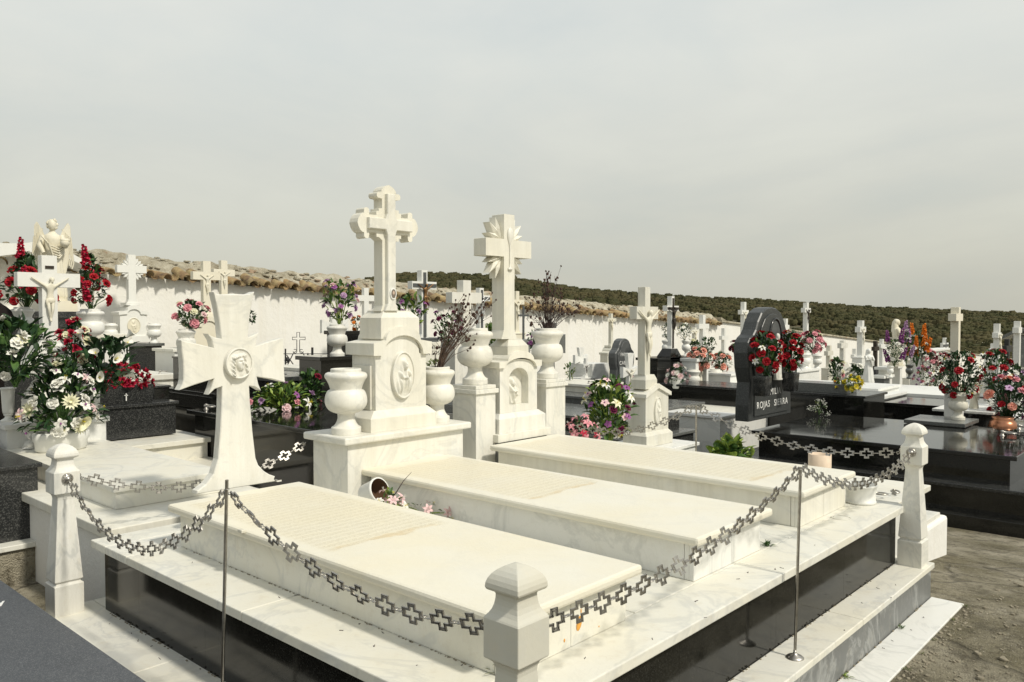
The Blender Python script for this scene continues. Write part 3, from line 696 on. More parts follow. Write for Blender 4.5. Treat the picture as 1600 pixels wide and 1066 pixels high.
MB().box(.62,.652,-.765,-.748,.176,.1895).build('chipped_edge',['marble_old'],SA,.003)
SB=slab('middle marble slab with rough broken front edge below the trefoil cross',-.053,1.972,.325,.968,.18,'marble_text_b','marble_clean',fx=.02)
SC=slab('right marble slab below the sunburst cross and nearest the white pot',-.08,1.948,1.353,2.035,.184,'marble_text_c','marble_warm')
# flared stone cross A : front-face outline from the photo on the plane x=-.06
XA=-.075
pxA=[(333.8,456.4),(340,459.8),(352,460.2),(366,459.3),(380,460.4),(390,459.6),(397.6,456.0),(394.6,470),(390.5,495),(387.2,528),(396,524),(404.8,519.7),(401.5,529),(399.6,541.5),(420,534),(443,528),(443.6,545),(443.8,562),(444.4,580),(445.6,597.6),(424,592.5),(401.6,588.8),(404,600),(408,610.5),(399,605),(389.6,603.2),(391,628),(395,675),(399.8,716),(404,727),(413,736.5),(421,741.5),(430,744.5),(428.5,749),(434,752.5),(440,754.0),(440,760),(308,772),(308.4,767.5),(322,757),(334,741),(341,718),(344.5,675),(346.2,640),(347,604.2),(336,608),(326,617),(330.5,606),(334.6,592),(306,601),(280.5,609.8),(285,601),(286.7,593.5),(287.0,578),(286.4,563),(284.2,548),(283.2,532),(306,537),(333.8,543.5),(331,532),(324.5,521.5),(334,527),(346,529.5),(343.5,505),(340,483)]
pts=[(p.y,p.z) for p in (at(a,b_,x=XA) for a,b_ in pxA)]
zb=min(p[1] for p in pts); pts=[(a,max(b_,.1855)) for a,b_ in pts]
CA=thing('flared_cross','tall flared white stone cross with a round carved face medallion','stone cross',(XA,-.35,.185))
MB().prismxt(pts,XA-.048,XA,.004).build('cross',['marble_face'],CA)
mc=at(370.5,567.5,x=XA); ry=abs(at(393,567,x=XA).y-at(348,567,x=XA).y)/2*.86; rz=abs(at(370,541.5,x=XA).z-at(370,593,x=XA).z)/2*.86
relief(mc.y,mc.z,ry,rz,XA+.022,face_h,.022,70).build('medallion',['marble_face'],CA)
# headstone B
HB=thing('trefoil_cross_headstone','tall headstone with trefoil cross, oval portrait and round-topped pedestal on white plinth','headstone',(-.2,.65,0))
MB().box(-.36,-.045,.235,1.085,0,.322).build('plinth_body',['marble_face'],HB,.002)
MB().box(-.40,-.01,.195,1.125,.3225,.362).build('plinth_cap',['marble_face'],HB,.009)
XB=-.10
def tr(px,X): return [(p.y,p.z) for p in (at(a,b_,x=X) for a,b_ in px)]
cyB=at(630,600,x=XB).y
def hz_(py,px=625,X=XB): return at(px,py,x=X).z
z0=.3625; z1=hz_(638); zs=hz_(549); za=hz_(517); 
def w_(px0,px1,py,X=XB): return abs(at(px1,py,x=X).y-at(px0,py,x=X).y)/2
cyB=(at(580,665,x=XB+.03).y+at(682,665,x=XB+.03).y)/2; wb=w_(580,682,665); wb2=w_(585,664,600)
mb=MB()
b0=[(cyB-wb,z0),(cyB+wb,z0)]
# stepped base
def sqr(xb,xf,y0,y1,z): return [(xf,y0,z),(xf,y1,z),(xb,y1,z),(xb,y0,z)]
mb.loft([sqr(-.33,XB+.03,cyB-wb,cyB+wb,z0),sqr(-.33,XB+.03,cyB-wb,cyB+wb,z0+.075),sqr(-.31,XB-.0,cyB-wb2-.012,cyB+wb2+.012,z1)])
mb.build('pedestal_base',['marble_warm'],HB,.003)
arc=[(cyB-wb2,z1),(cyB+wb2,z1),(cyB+wb2,zs-.02)]+[(cyB+wb2*.72*math.cos(a),zs-.015+(za-zs)*1.0*math.sin(a)) for a in [PI*k/14 for k in range(15)]]+[(cyB-wb2,zs-.02)]
MB().prismx(arc,-.31,XB).build('pedestal_body',['marble_face'],HB,.003)
# side pilasters
for s_ in (-1,1): MB().box(-.29,XB-.03,cyB+s_*(wb2+.0005) if s_>0 else cyB-wb2-.014,cyB+wb2+.014 if s_>0 else cyB-wb2-.0005,z1+.002,zs-.075).build('pilaster',['marble_old'],HB,.003)
# curved cap
def capring(xo,xf,top):
    return None
ow=wb2+.028; apex=hz_(513); es=hz_(535)
outer=[(cyB-ow,zs-.019)]+[(cyB-ow,es)]+[(cyB-ow+ow*.38,es+.012)]+[(cyB+ow*.60*math.cos(a),es+.012+(apex-es)*math.sin(a)) for a in [PI*(1-k/12) for k in range(13)]]+[(cyB+ow-ow*.38,es+.012),(cyB+ow,es),(cyB+ow,zs-.019)]
inner=[(cyB+wb2*.80*math.cos(a),zs-.019+(za-zs)*.95*math.sin(a)) for a in [PI*k/12 for k in range(13)]]
MB().prismx(outer+inner,-.335,XB+.022).build('arched_cap',['marble_warm'],HB,.004)
zt1=hz_(497); zt2=hz_(487); bw=w_(595,655,500)*1.0
mb=MB(); mb.box(-.30,XB-.005,cyB-bw,cyB+bw,es+.02,zt1)
mb.loft([sqr(-.30,XB-.005,cyB-bw,cyB+bw,zt1+.0005),sqr(-.28,XB-.03,cyB-bw*.72,cyB+bw*.72,zt2),sqr(-.28,XB-.03,cyB-bw*.72,cyB+bw*.72,zt2+.006)])
mb.build('cross_foot',['marble_warm'],HB,.003)
mo=relief(0,0,.075,.125,0,family_h,.032,70); mc=at(628,586,x=XB+.002)
m2=MB(); m2.merge(mo,Matrix.Translation((XB+.018,mc.y,mc.z))); 
m2.build('oval_relief',['marble_face'],HB)
# trefoil cross: half-thickness back layer plus front strip
XC=-.14; sc_=lambda px,py: at(px,py,x=XC)
cc=at(609,352,x=XC); top=at(606,290,x=XC).z; cyC=at(608,420,x=XC).y
sw=.048; aw=.215; ah=.047; zc=cc.z; H=top-zc
def trefoil(a,b):  # end of an arm, local along +l, half width w, returns outline half
    return a
ol=[]
def arm_out(L_,w,dirv,perp):
    # outline points of one arm end in order from +perp side to -perp side
    q=[(w+.024,w+.024),(w+.024,w+.040),(w,w+.041),(w,L_-.078),(w+.004,L_-.077),(w+.029,L_-.075),(w+.037,L_-.066),(w+.036,L_-.050),(w+.027,L_-.042),(w+.005,L_-.041),(w+.004,L_-.030),(w-.007,L_-.016),(w-.026,L_-.004),(0,L_+.003)]
    P=[]
    for a,b in q: P.append((a,b))
    for a,b in q[::-1][1:]: P.append((-a,b))
    return [(dirv[0]*b+perp[0]*a,dirv[1]*b+perp[1]*a) for a,b in P]
up_=arm_out(H,sw,(0,1),(1,0)); lf=arm_out(aw,sw,(-1,0),(0,1)); rt_=arm_out(aw,sw,(1,0),(0,-1))
botz=zt2-zc
bot=[(-sw,-sw-.041),(-sw,botz+.035),(-sw-.012,botz),(sw+.012,botz),(sw,botz+.035),(sw,-sw-.041),(sw+.024,-sw-.040)]
loop=[(a+cyC,b+zc) for a,b in up_+lf[1:]+bot+rt_[:-1]]
MB().prismx(loop,XC-.075,XC).build('cross',['marble_warm'],HB,.004)
f=.028; fl_=[(-f,H-.05),(f,H-.05),(f,.06),(f+.012,.03),(aw-.06,.03),(aw-.06,-.03),(f+.012,-.03),(f,-.06),(f,botz+.045),(f+.018,botz+.004),(-f-.018,botz+.004),(-f,botz+.045),(-f,-.06),(-f-.012,-.03),(-aw+.06,-.03),(-aw+.06,.03),(-f-.012,.03),(-f,.06)]
MB().prismxt([(a+cyC,b+zc) for a,b in fl_],XC+.0005,XC+.026,.004).build('cross_face',['marble_face'],HB)
pp=at(614.5,459,x=XC+.03)
pm=MB().loft([[(XC+.027,pp.y+.024*math.cos(2*PI*k/24),pp.z+.034*math.sin(2*PI*k/24)) for k in range(24)],[(XC+.033,pp.y+.022*math.cos(2*PI*k/24),pp.z+.032*math.sin(2*PI*k/24)) for k in range(24)]])
po=pm.build('portrait',['letter_white'],HB)
pm=MB(); X_=XC+.0335
def disc(mb,y,z,a,b,x,mi): mb.loft([[(x-.0005,y+a*math.cos(2*PI*k/18),z+b*math.sin(2*PI*k/18)) for k in range(18)],[(x,y+a*math.cos(2*PI*k/18),z+b*math.sin(2*PI*k/18)) for k in range(18)]],mi)
disc(pm,pp.y,pp.z,.0165,.025,X_,0); disc(pm,pp.y,pp.z+.005,.0075,.0105,X_+.001,1); pm.ell((X_,pp.y,pp.z-.017),(.0012,.012,.008),10,6,0)
pi=pm.build('photo',['photo_dark','photo_skin']); pi.parent=po
# headstone C
HC=thing('sunburst_cross_headstone','headstone with sunburst cross and arched niche holding a carved mother and child','headstone',(-.2,1.75,0))
XD=-.16
cyD=(at(781,640,x=XD).y+at(839,640,x=XD).y)/2
zof=lambda py,px=812,X=XD: at(px,py,x=X).z
wD=w_(781,839,640,XD)
mb=MB(); mb.box(-.40,XD+.06,cyD-wD*1.42,cyD+wD*1.42,zof(684),zof(672)); mb.build('step',['marble_warm'],HC,.003)
mb=MB(); mb.box(-.40,XD+.04,cyD-wD*1.3,cyD+wD*1.3,0,zof(684)-.001); mb.build('footing',['marble_grey'],HC)
mb=MB(); zl=zof(643,812,XD); mb.loft([sqr(-.38,XD+.04,cyD-wD*1.25,cyD+wD*1.25,zof(672)+.0005),sqr(-.38,XD+.04,cyD-wD*1.25,cyD+wD*1.25,zl-.03),sqr(-.36,XD+.005,cyD-wD*1.05,cyD+wD*1.05,zl)]); mb.build('pedestal_base',['marble_face'],HC,.003)
zs=zof(572); na=[(cyD+wD*.52*math.cos(PI*k/12),zof(592)+(zof(578)-zof(592))*1.25*math.sin(PI*k/12)) for k in range(13)]
zn=zof(632); zcap=zof(556)
outer=[(cyD-wD,zl),(cyD-wD*.52,zl),(cyD-wD*.52,zn)]
# body as frame round the niche: left, right, below, above
mb=MB(); mb.box(-.36,XD,cyD-wD,cyD-wD*.521,zl+.0005,zs); mb.box(-.36,XD,cyD+wD*.521,cyD+wD,zl+.0005,zs); mb.box(-.36,XD,cyD-wD*.52,cyD+wD*.52,zl+.0005,zn); mb.box(-.36,XD-.06,cyD-wD*.52,cyD+wD*.52,zn+.0005,zs)
top_=[(cyD-wD*.52,zof(592))]+na[::-1]+[(cyD+wD*.52,zof(592))]+[(cyD+wD*.52,zs)]+[(cyD+wD*.8*math.cos(PI*k/12),zs+(zof(561)-zs)*math.sin(PI*k/12)) for k in range(13)]+[(cyD-wD*.52,zs)]
top_=[p for i,p in enumerate(top_) if i==0 or (Vector(p)-Vector(top_[i-1])).length>1e-5]
mb.prismx(top_,-.36,XD-.0004); mb.build('pedestal_body',['marble_face'],HC)
MB().merge(relief(0,0,.066,.110,0,mother_h,.045,64,rim=False),Matrix.Translation((XD-.055,cyD-.01,(zn+zof(588))/2))).build('niche_relief',['marble_face'],HC)
ow=wD*1.14; e0=zs-.006; e1=zof(564); ap=zof(549)
outer=[(cyD-ow,e0),(cyD-ow,e1)]+[(cyD+ow*.62*math.cos(PI*(1-k/12)),e1+.004+(ap-e1)*math.sin(PI*(1-k/12))) for k in range(13)]+[(cyD+ow,e1),(cyD+ow,e0)]
inner=[(cyD+wD*.83*math.cos(PI*k/12),e0+(zof(559)-e0)*math.sin(PI*k/12)) for k in range(13)]
MB().prismx(outer+inner,-.38,XD+.022).build('arched_cap',['marble_warm'],HC,.003)
fw_=w_(789,822,545,XD); mb=MB(); mb.box(-.34,XD-.005,cyD-fw_,cyD+fw_,e1+.02,zof(541)); mb.loft([sqr(-.34,XD-.005,cyD-fw_,cyD+fw_,zof(541)+.0005),sqr(-.30,XD-.03,cyD-fw_*.66,cyD+fw_*.66,zof(531)),sqr(-.29,XD-.03,cyD-fw_*.6,cyD+fw_*.6,zof(531)+.006)]); mb.build('cross_foot',['marble_old'],HC,.003)
XE=XD-.03; q=lambda px,py: at(px,py,x=XE)
cyE=(q(789.5,520).y+q(805,520).y)/2; swE=(q(805,520).y-q(789,520).y)/2; ztE=q(794,335).z; zaE=q(794,388).z; ahE=(q(794,374).z-q(794,401).z)/2; zbE=zof(531)+.006
zl_=q(759,388).y; zr_=q(830,391).y; cyE2=(q(786.3,350).y+q(802.5,350).y)/2; cyE=(cyE+cyE2)/2; aL=(zr_-zl_)/2
cyE=(zl_+zr_)/2*.5+cyE*.5
cr_=[(-swE,ztE-zaE),(swE,ztE-zaE),(swE,ahE),(aL,ahE),(aL,-ahE),(swE,-ahE),(swE*1.02,zbE+.06-zaE),(swE*1.5,zbE-zaE),(-swE*1.5,zbE-zaE),(-swE*1.02,zbE+.06-zaE),(-swE,-ahE),(-aL,-ahE),(-aL,ahE),(-swE,ahE)]
MB().prismx([(a+cyE,b+zaE) for a,b in cr_],XE-.11,XE).build('cross',['marble_warm'],HC,.004)
for sy in (-1,1):
    for sz in (-1,1):
        for k,(an,ln) in enumerate(((R(20),.150),(R(46),.185),(R(71),.185))):
            c0=Vector((cyE+sy*swE*.9,zaE+sz*ahE*.9)); d=Vector((sy*math.cos(an),sz*math.sin(an))); pr=Vector((-d.y,d.x)); b0=c0+d*.0
            ln2=ln*.86; w0=.020; P=[b0-pr*.004,b0+d*ln2*.55-pr*w0,b0+d*ln2,b0+d*ln2*.55+pr*w0,b0+pr*.004]
            xb,xf=XE-.095+.002*k,XE-.030-.003*k
            ri=(b0+d*ln2*.5)
            vs=[(xb,p.x,p.y) for p in P]+[(xf,p.x,p.y) for p in P]+[(xf+.018,ri.x,ri.y),(xf+.012,b0.x,b0.y)]
            fs=[(4,3,2,1,0)]+[(i,(i+1)%5,(i+1)%5+5,i+5) for i in range(5)]+[(5,6,10,11),(6,7,10),(7,8,10),(8,9,11,10),(9,5,11)]
            MB().add(vs,fs).build('sun_ray',['marble_warm'],HC)
mb=MB().lathe([(.0,.14),(.016,.13),(.026,.105),(.024,.07),(.010,.03),(.0045,0),(.004,-.10),(.006,-.125),(.022,-.135),(.022,-.145),(0,-.146)],(0,0,0),14,sx=.5)
m3=MB().merge(mb,Matrix.Translation((XE+.004,cyE+.004,zaE))); m3.build('chalice_relief',['marble_face'],HC)
def pillar(y0,y1,x0,x1,zt,label,mat='marble_face'):
    t=thing('urn_pillar',label,'pillar',((x0+x1)/2,(y0+y1)/2,0),'marble pillars either side of the sunburst headstone')
    MB().box(x0,x1,y0,y1,0,zt-.045).build('shaft',[mat],t,.003)
    MB().box(x0-.015,x1+.015,y0-.015,y1+.015,zt-.0445,zt-.016).build('cap',[mat],t,.003)
    MB().box(x0-.002,x1+.002,y0-.002,y1+.002,zt-.0155,zt+.008).build('upper_cap',[mat],t,.003)
a=at(744.7,606,x=-.13); b_=at(777,602,x=-.13); zt=a.z
pillar(a.y+.01,b_.y,-.36,-.145,zt,'left square marble pillar under the urn between the two tall headstones')
a2=at(856,601,x=-.13); b2=at(886,597,x=-.13); zt2_=at(872,594,x=-.13).z
pillar(a2.y,b2.y,-.33,-.145,zt2_,'right square marble pillar under the urn with a dry bush')
# urns
def urn_px(px,pt_,pb,X,**k):
    b=at(px,pb,x=X); t_=at(px,pt_,x=X); return urn((X,b.y,b.z),t_.z-b.z,**k)
ub=at(541,664,z=.362); urn((-.16,at(541,670,x=-.16).y,.362),.355,'marble_face','empty marble urn at the left end of the white plinth')
urn((-.16,at(683,655,x=-.16).y,.362),.335,'marble_face','marble urn holding bare brown twigs at the right end of the plinth')
pL=((a.y+.01+b_.y)/2); pR=(a2.y+b2.y)/2
uL=at(744,594,x=-.24); urn((-.25,uL.y,zt+.009),at(744,513,x=-.25).z-zt-.009,'marble_face','marble urn on the left pillar beside the sunburst cross')
uR=at(855,587,x=-.24); urn((-.24,uR.y,zt2_+.009),at(855,513,x=-.24).z-zt2_-.009,'marble_face','marble urn on the right pillar holding a dry bush')
# dry twigs
def twigs(label,base,tips,seed,mat='twig',n=3,buds=True,r=.003,name='dry_branches'):
    rr=random.Random(seed); t=thing(name,label,'dry branches',base); mb=MB(); bd=MB(); base=Vector(base)
    for tp in tips:
        tp=Vector(tp)-base
        for i in range(n):
            e=tp+Vector((rr.uniform(-.05,.05),rr.uniform(-.05,.05),rr.uniform(-.09,.03))); mid=e*.5+Vector((rr.uniform(-.03,.03),rr.uniform(-.03,.03),rr.uniform(-.0,.05)))
            P=[Vector((rr.uniform(-.02,.02),rr.uniform(-.02,.02),-.03)),mid*.5+Vector((rr.uniform(-.01,.01),rr.uniform(-.01,.01),0)),mid,e]; mb.tube(P,r,5,rs=[r,r*.85,r*.6,r*.25])
            for k in range(3):
                s_=mid.lerp(e,rr.random()); q=s_+(e-mid)*rr.uniform(.2,.5)+Vector((rr.uniform(-.05,.05),rr.uniform(-.05,.05),rr.uniform(-.02,.05))); mb.tube([s_,q],r*.35,4)
                if buds and rr.random()<.6: mb.ell(q,(.006,.006,.008),5,4,1,jit=.3)
            if buds: mb.ell(e,(.009,.009,.012),6,4,1,jit=.4)
    mb.build('twigs',[mat,'petal_dry']).parent=t
    return t
bx=Vector((-.16,at(683,655,x=-.16).y,.68))
twigs('bare brown twigs leaning out of the plinth urn toward the sunburst cross',bx,[at(p[0],p[1],x=-.16+p[2]) for p in ((745,480,.02),(735,470,-.05),(722,478,.05),(728,510,.08),(748,492,0),(712,500,.0),(700,520,.05),(695,535,-.04),(735,528,.05),(742,485,.08),(715,488,.03),(728,486,.0))],3,n=3)
bx=Vector((-.24,uR.y,at(855,520,x=-.24).z))
twigs('dead dark shrub with upright stems in the right pillar urn',bx,[at(p[0],p[1],x=-.24+p[2]) for p in ((858,425,0),(852,450,.04),(864,455,-.03),(838,478,.05),(886,478,.04),(878,478,-.04),(846,462,.02),(868,470,.04),(832,490,0),(895,480,.02),(855,470,0),(860,440,0))],9,'twig_dark',n=4)
# ------------------------------------------------------------------ chains and rods
def link_mesh():
    mb=MB(); s_=.0105; L_=.0330; Lb=.0245
    c=[(s_,s_),(s_,Lb),(-s_,Lb),(-s_,s_),(-L_,s_),(-L_,-s_),(-s_,-s_),(-s_,-Lb),(s_,-Lb),(s_,-s_),(L_,-s_),(L_,s_)]
    for off,z in ((1.04,.0),(.82,.0)):
        P=[(a*off,b*off,z) for a,b in c]; n=len(P)
        for i in range(n):
            A=Vector(P[i]);B=Vector(P[(i+1)%n]); d=(B-A).normalized(); A-=d*.0022;B+=d*.0022; p=Vector((-d.y,d.x,0))*.0019; u=Vector((0,0,.0022))
            mb.loft([[A+p+u,A-p+u,A-p-u,A+p-u],[B+p+u,B-p+u,B-p-u,B+p-u]])
    for s2 in (1,-1): mb.tube([(s2*(L_+.007)+.0060*math.cos(a),.0,.0065*math.sin(a)) for a in [2*PI*k/10 for k in range(10)]],.0018,5,closed=True); mb.tube([(s2*(L_-.001),0,0),(s2*(L_+.003),0,0)],.0035,5)
    return mb.mesh('cross_link',['chrome'])
LINK=link_mesh()
rg=MB().tube([(.018*math.cos(a),.006*math.sin(a),0) for a in [2*PI*k/12 for k in range(12)]],.0013,5,closed=True); RING=rg.mesh('ring',['chrome'])
def chain(label,A,B,sag,seed=0,twist=None):
    A=Vector(A);B=Vector(B); t=thing('cross_chain',label,'chain',A,'decorative metal chains between bollards and posts'); rr=random.Random(seed)
    f=lambda u: A.lerp(B,u)-Vector((0,0,4*sag*u*(1-u)))
    S=[f(i/200) for i in range(201)]; ln=[0]
    for p,q in zip(S,S[1:]): ln.append(ln[-1]+(q-p).length)
    n=max(2,round(ln[-1]/.100)); pitch=ln[-1]/n
    def par(s_):
        for i in range(200):
            if ln[i+1]>=s_: return S[i].lerp(S[i+1],(s_-ln[i])/(ln[i+1]-ln[i]))
        return S[-1]
    tw=0
    for i in range(n):
        p=par((i+.5)*pitch); d=(par(min(ln[-1],(i+.9)*pitch))-par((i+.1)*pitch)).normalized()
        hor=d.cross(Vector((0,0,1))).normalized(); upv=hor.cross(d)
        tw+=rr.uniform(-.5,.5); tw*=.7; a=tw+(twist or 0)
        y=upv*math.cos(a)+hor*math.sin(a); z=d.cross(y)
        M=Matrix((d,y,z)).transposed().to_4x4(); M.translation=p-A; inst('link',LINK,t,M)
        if i:
            p=par(i*pitch); M=Matrix((d,z,-y)).transposed().to_4x4(); M.translation=p-A; inst('ring',RING,t,M)
    return t
rod_n=[0]
def rod(x,y,zt,label,lean=(0,0)):
    t=thing('steel_post',label,'post',(x,y,-.31),'thin steel posts holding up the chains')
    h=zt+.31; MB().tube([(0,0,.01),(lean[0],lean[1],h)],.0056,10).build('rod',['steel_dull']).parent=t
    MB().lathe([(.034,0),(.034,.003),(.026,.009),(.012,.014),(.006,.022),(.006,.03),(0,.03)],n=24).build('base_disc',['chrome']).parent=t
    MB().tube([(lean[0]+.007*math.cos(a),lean[1]+.007*math.sin(a),h-.03) for a in [2*PI*k/10 for k in range(10)]],.0015,5,closed=True).build('hook',['chrome']).parent=t
RL=at(346,1066,y=-1.035); RLt=at(354.5,750,y=-1.035)
rod(RL.x,-1.035,RLt.z,'left steel post in front of the first slab',(RLt.x-RL.x,0))
r0=at(1242,1028,z=-.31); r1=at(1251,730,x=r0.x)
rod(r0.x,r0.y,r1.z,'right steel post standing on the kerb with a round foot',(0,r1.y-r0.y))
r2=at(1088,633,y=2.27); rod(r2.x,2.27,r2.z,'far steel post behind the right slab beside the crucifix pedestal')
hL=(BL[0]+.09,BL[1],.275); hC1=(BC[0]-.09,BC[1],.275); hC2=(BC[0],BC[1]+.09,.275); hR=(BR[0],BR[1]-.09,.275); hR2=(BR[0]-.09,BR[1],.275)
TL=(RLt.x,-1.035,RLt.z-.035); TR=(r0.x,r1.y,r1.z-.005); TF=(r2.x,2.27,r2.z-.005)
chain('chain sagging from the stained bollard to the left steel post',hL,TL,.235,1)
chain('chain sagging across the first slab from left post to nearest bollard',(TL[0]+.01,TL[1],TL[2]),hC1,.10,2,0.)
chain('chain rising from the nearest bollard to the right steel post',hC2,TR,.075,3)
chain('chain dipping from the right post to the clean bollard',(TR[0],TR[1]+.01,TR[2]),hR,.10,4)
chain('far chain along the right side from clean bollard to far post',hR2,TF,.10,5)
chain('farthest chain behind the right slab, far post to the headstone',(TF[0]-.01,TF[1],TF[2]),(-.10,2.27,.22),.10,6)
chain('back chain passing behind the flared cross from the stained bollard',(BL[0],BL[1]+.09,.275),(-.405,.22,.30),.13,7)
# small things on the platform
pc=at(1346,788,z=0); pot=thing('white_pot','empty white round pot on the deck near the clean bollard','pot',(1.942,2.125,.0005))
MB().lathe([(.073,0),(.077,.004),(.079,.012),(.0745,.014),(.076,.07),(.080,.088),(.0835,.093),(.0835,.10),(.080,.102),(.076,.10),(.072,.09),(.068,.02),(0,.018)],n=36).build('pot_body',['white_paint']).parent=pot
def ringhandle(label,p,r=.035,rz=0,grp='metal ring handles lying on slabs',lean=.25,mat='chrome',parent=None,s=1):
    t=thing('ring_handle',label,'ring handle',p,grp) if parent is None else None
    base=Vector((0,0,0)) if parent is None else Vector(p)-parent_loc(parent); M=Matrix.Translation(base)@Matrix.Rotation(rz,4,'Z')
    mb=MB(); mb.merge(MB().lathe([(.013*s,0),(.013*s,.004),(.008*s,.006),(.008*s,.022*s),(.010*s,.026*s),(0,.03*s)],n=12),M)
    mb.merge(MB().tube([(r+r*math.cos(a),.75*r*math.sin(a),.018*s-lean*(r+r*math.cos(a))*.3+.004) for a in [2*PI*k/22 for k in range(22)]],.0045*s,7,closed=True),M)
    if t: mb.build('ring',[mat]).parent=t
    else: mb.build('ring_handle',[mat]).parent=parent
    return t
p=at(1365,777,z=0); ringhandle('flat metal ring beside the white pot on the deck',(p.x,p.y,.001),.035,R(20),lean=0,mat='steel_dull')
# next plot D
PD=thing('adjoining_platform','white marble deck of the next plot beyond the clean bollard','grave platform',(.8,2.7,-.5))
MB().box(-.4,2.09,2.262,2.88,-.035,-.002).build('deck',['marble'],PD,.004)
MB().box(-.36,2.045,2.262,2.84,-.85,-.0355).build('side_panels',['marble_clean'],PD)
p=at(1406,775,z=0); ringhandle('metal ring with square bracket on the far deck behind the clean bollard',(p.x-.04,p.y+.03,.0),.028,R(-60),mat='steel_dull')
mb=MB(); LW=thing('whitewashed_kerb','low rough whitewashed kerb block to the right of the clean bollard','kerb',(.8,3.3,-.7))
mb.box(-.5,1.93,2.89,3.93,-.90,-.40); mb.build('kerb_body',['whitewash'],LW,.02); MB().box(1.75,1.90,3.3,3.85,-.399,-.37).build('loose_cap',['marble_worn'],LW,.004)
p=at(1280,728,z=0); tc=thing('clay_cylinder','open clay cylinder behind the far corner of the right slab','pot',(1.25,2.88,-.002))
D=(Vector((1.25,2.88,0))-CAM).dot(FW); rr_=16.5/FPX*D
MB().lathe([(rr_,0),(rr_,.125),(rr_*.9,.125),(rr_*.88,.01),(0,.01)],n=28).build('pot_body',['terracotta_pot']).parent=tc
tc.location=(at(1281,716,y=2.80).x,2.80,-.002); 
# fallen pot and lilies between slab A and B
fp=at(583,775,z=.09); FP=thing('fallen_flower_pot','tipped white pot lying between the first two slabs with its dark mouth showing','pot',(fp.x-.03,fp.y+.02,.075))
mb=MB().lathe([(.05,0),(.056,.01),(.062,.09),(.067,.10),(.067,.112),(.060,.112)],n=26,mi=0); mb.f=mb.f[:-1]; mb.m=mb.m[:-1]; mb.sm=mb.sm[:-1]; mb.lathe([(.060,.1118),(.052,.02),(.002,.018)],n=26,mi=1); k_=[i for i,f in enumerate(mb.f) if len(f)==26][1]; mb.f.pop(k_); mb.m.pop(k_); mb.sm.pop(k_)
o=mb.build('pot_body',['white_paint','dark_inside']); o.parent=FP; o.rotation_euler=(0,R(68),R(8)); o.location=(-.06,0,.0)
b_=at(607,782,z=.12); bouquet('fallen_lilies','pale pink lilies spilling from the fallen pot between the slabs',(b_.x,b_.y,.05),.17,.12,[('lily','palepink',7,.033),('lily','white',4,.028)],14,.05,'leaf_mid','leaf_lime',seed=4,shape='spread')
b_=at(660,792,z=.06); bouquet('strewn_petals','trail of fallen lily petals along the gap beside the middle slab',(b_.x,b_.y+.02,.02),.12,.06,[('lily','palepink',3,.028),('lily','white',2,.02)],4,.03,'leaf_mid','leaf_lime',seed=6,shape='spread',wy=.35)
mb=MB().tube([at(617,773,z=.16),at(630,752,z=.20),at(643,738,z=.235)],.0022,5,rs=[.003,.002,.0008]); o=mb.build('dry_stem',['twig_dark']); fo=[q for q in COL.objects if q.name.startswith('fallen_lilies')][0]; o.parent=fo; o.location=-Vector(fo.location)
def tuft(label,p,s_,seed,mat='leaf_olive',n=22):
    rr=random.Random(seed); mb=MB()
    for i in range(n):
        a=rr.uniform(0,6.3); d=Vector((math.cos(a),math.sin(a),rr.uniform(.3,1.6))); leafgeo(mb,Vector(p)+Vector((rr.uniform(-1,1),rr.uniform(-1,1),0))*s_*.3,d,s_*rr.uniform(.5,1.1),s_*.12,rr,0)
    tag(mb.build('weed_tuft',[mat]),label,'weed','small weeds growing in the joints')
tuft('green weed at the foot of the middle slab near its front corner',at(1198,853,z=0),.045,1,'leaf_mid',26)
tuft('small weed behind the nearest bollard at the first slab foot',at(775,1050,z=0),.05,2)
tuft('weed at the kerb joint, upper of two beside the paving strip',at(1408,982,z=-.49),.03,3,'leaf_mid')
tuft('weed at the kerb joint near the bottom edge of the view',at(1322,1058,z=-.49),.035,4,'leaf_lime')
tuft('weed sprouting at the corner of the whitewashed kerb',at(1455,832,z=-.62),.07,5)
rr=random.Random(21)
def litter(label,pts,cat='debris'):
    mb=MB()
    for (px,py,z) in pts:
        p=at(px,py,z=z); a=rr.uniform(0,3.1); l=rr.uniform(.004,.016); mb.tube([p,p+Vector((l*math.cos(a),l*math.sin(a),.002))],.0011,4)
        if rr.random()<.5: mb.ell(p+Vector((.004,0,.001)),(.0035,.002,.0012),5,4)
    tag(mb.build('leaf_litter',['twig_dark']),label,cat,kind='stuff')
litter('scattered dry specks and twigs on the marble deck',[(rr.uniform(150,760),0,0) for _ in range(0)]+[(x,y,0) for x,y in ((330,862),(368,880),(300,880),(400,890),(385,855),(560,975),(600,990),(640,1003),(690,1010),(720,1040),(530,985),(583,1010),(650,1040),(460,930),(438,935),(1020,1000),(1100,965),(1150,905),(1167,895),(1085,940),(1272,852),(1222,888),(1210,890),(913,1030))]+[(1391,934,-.31),(1348,943,-.31),(1318,985,-.31),(1372,920,-.31),(1400,915,-.31),(1425,985,-.49),(1396,1002,-.49),(1442,965,-.49),(1380,1013,-.49),(215,1002,-.31),(205,990,-.31),(235,1010,-.31),(170,975,-.31),(250,1030,-.31)])
mb=MB()
for A,B in (((279,860),(520,948)),((520,948),(765,1040))):
    n_=46
    for i in range(n_):
        f=rr.random(); px=A[0]+(B[0]-A[0])*f; py=A[1]+(B[1]-A[1])*f; p=at(px,py,z=0); p.y=-.714; mb.ell(p+Vector((0,-.004*rr.random(),0)),(rr.uniform(.002,.007),.003,.0025),5,4,jit=.4)
for i in range(60):
    x=rr.uniform(-.25,2.05); mb.ell((x,-.902-rr.random()*.008,-.309),(rr.uniform(.003,.010),.004,.003),5,4,jit=.4)
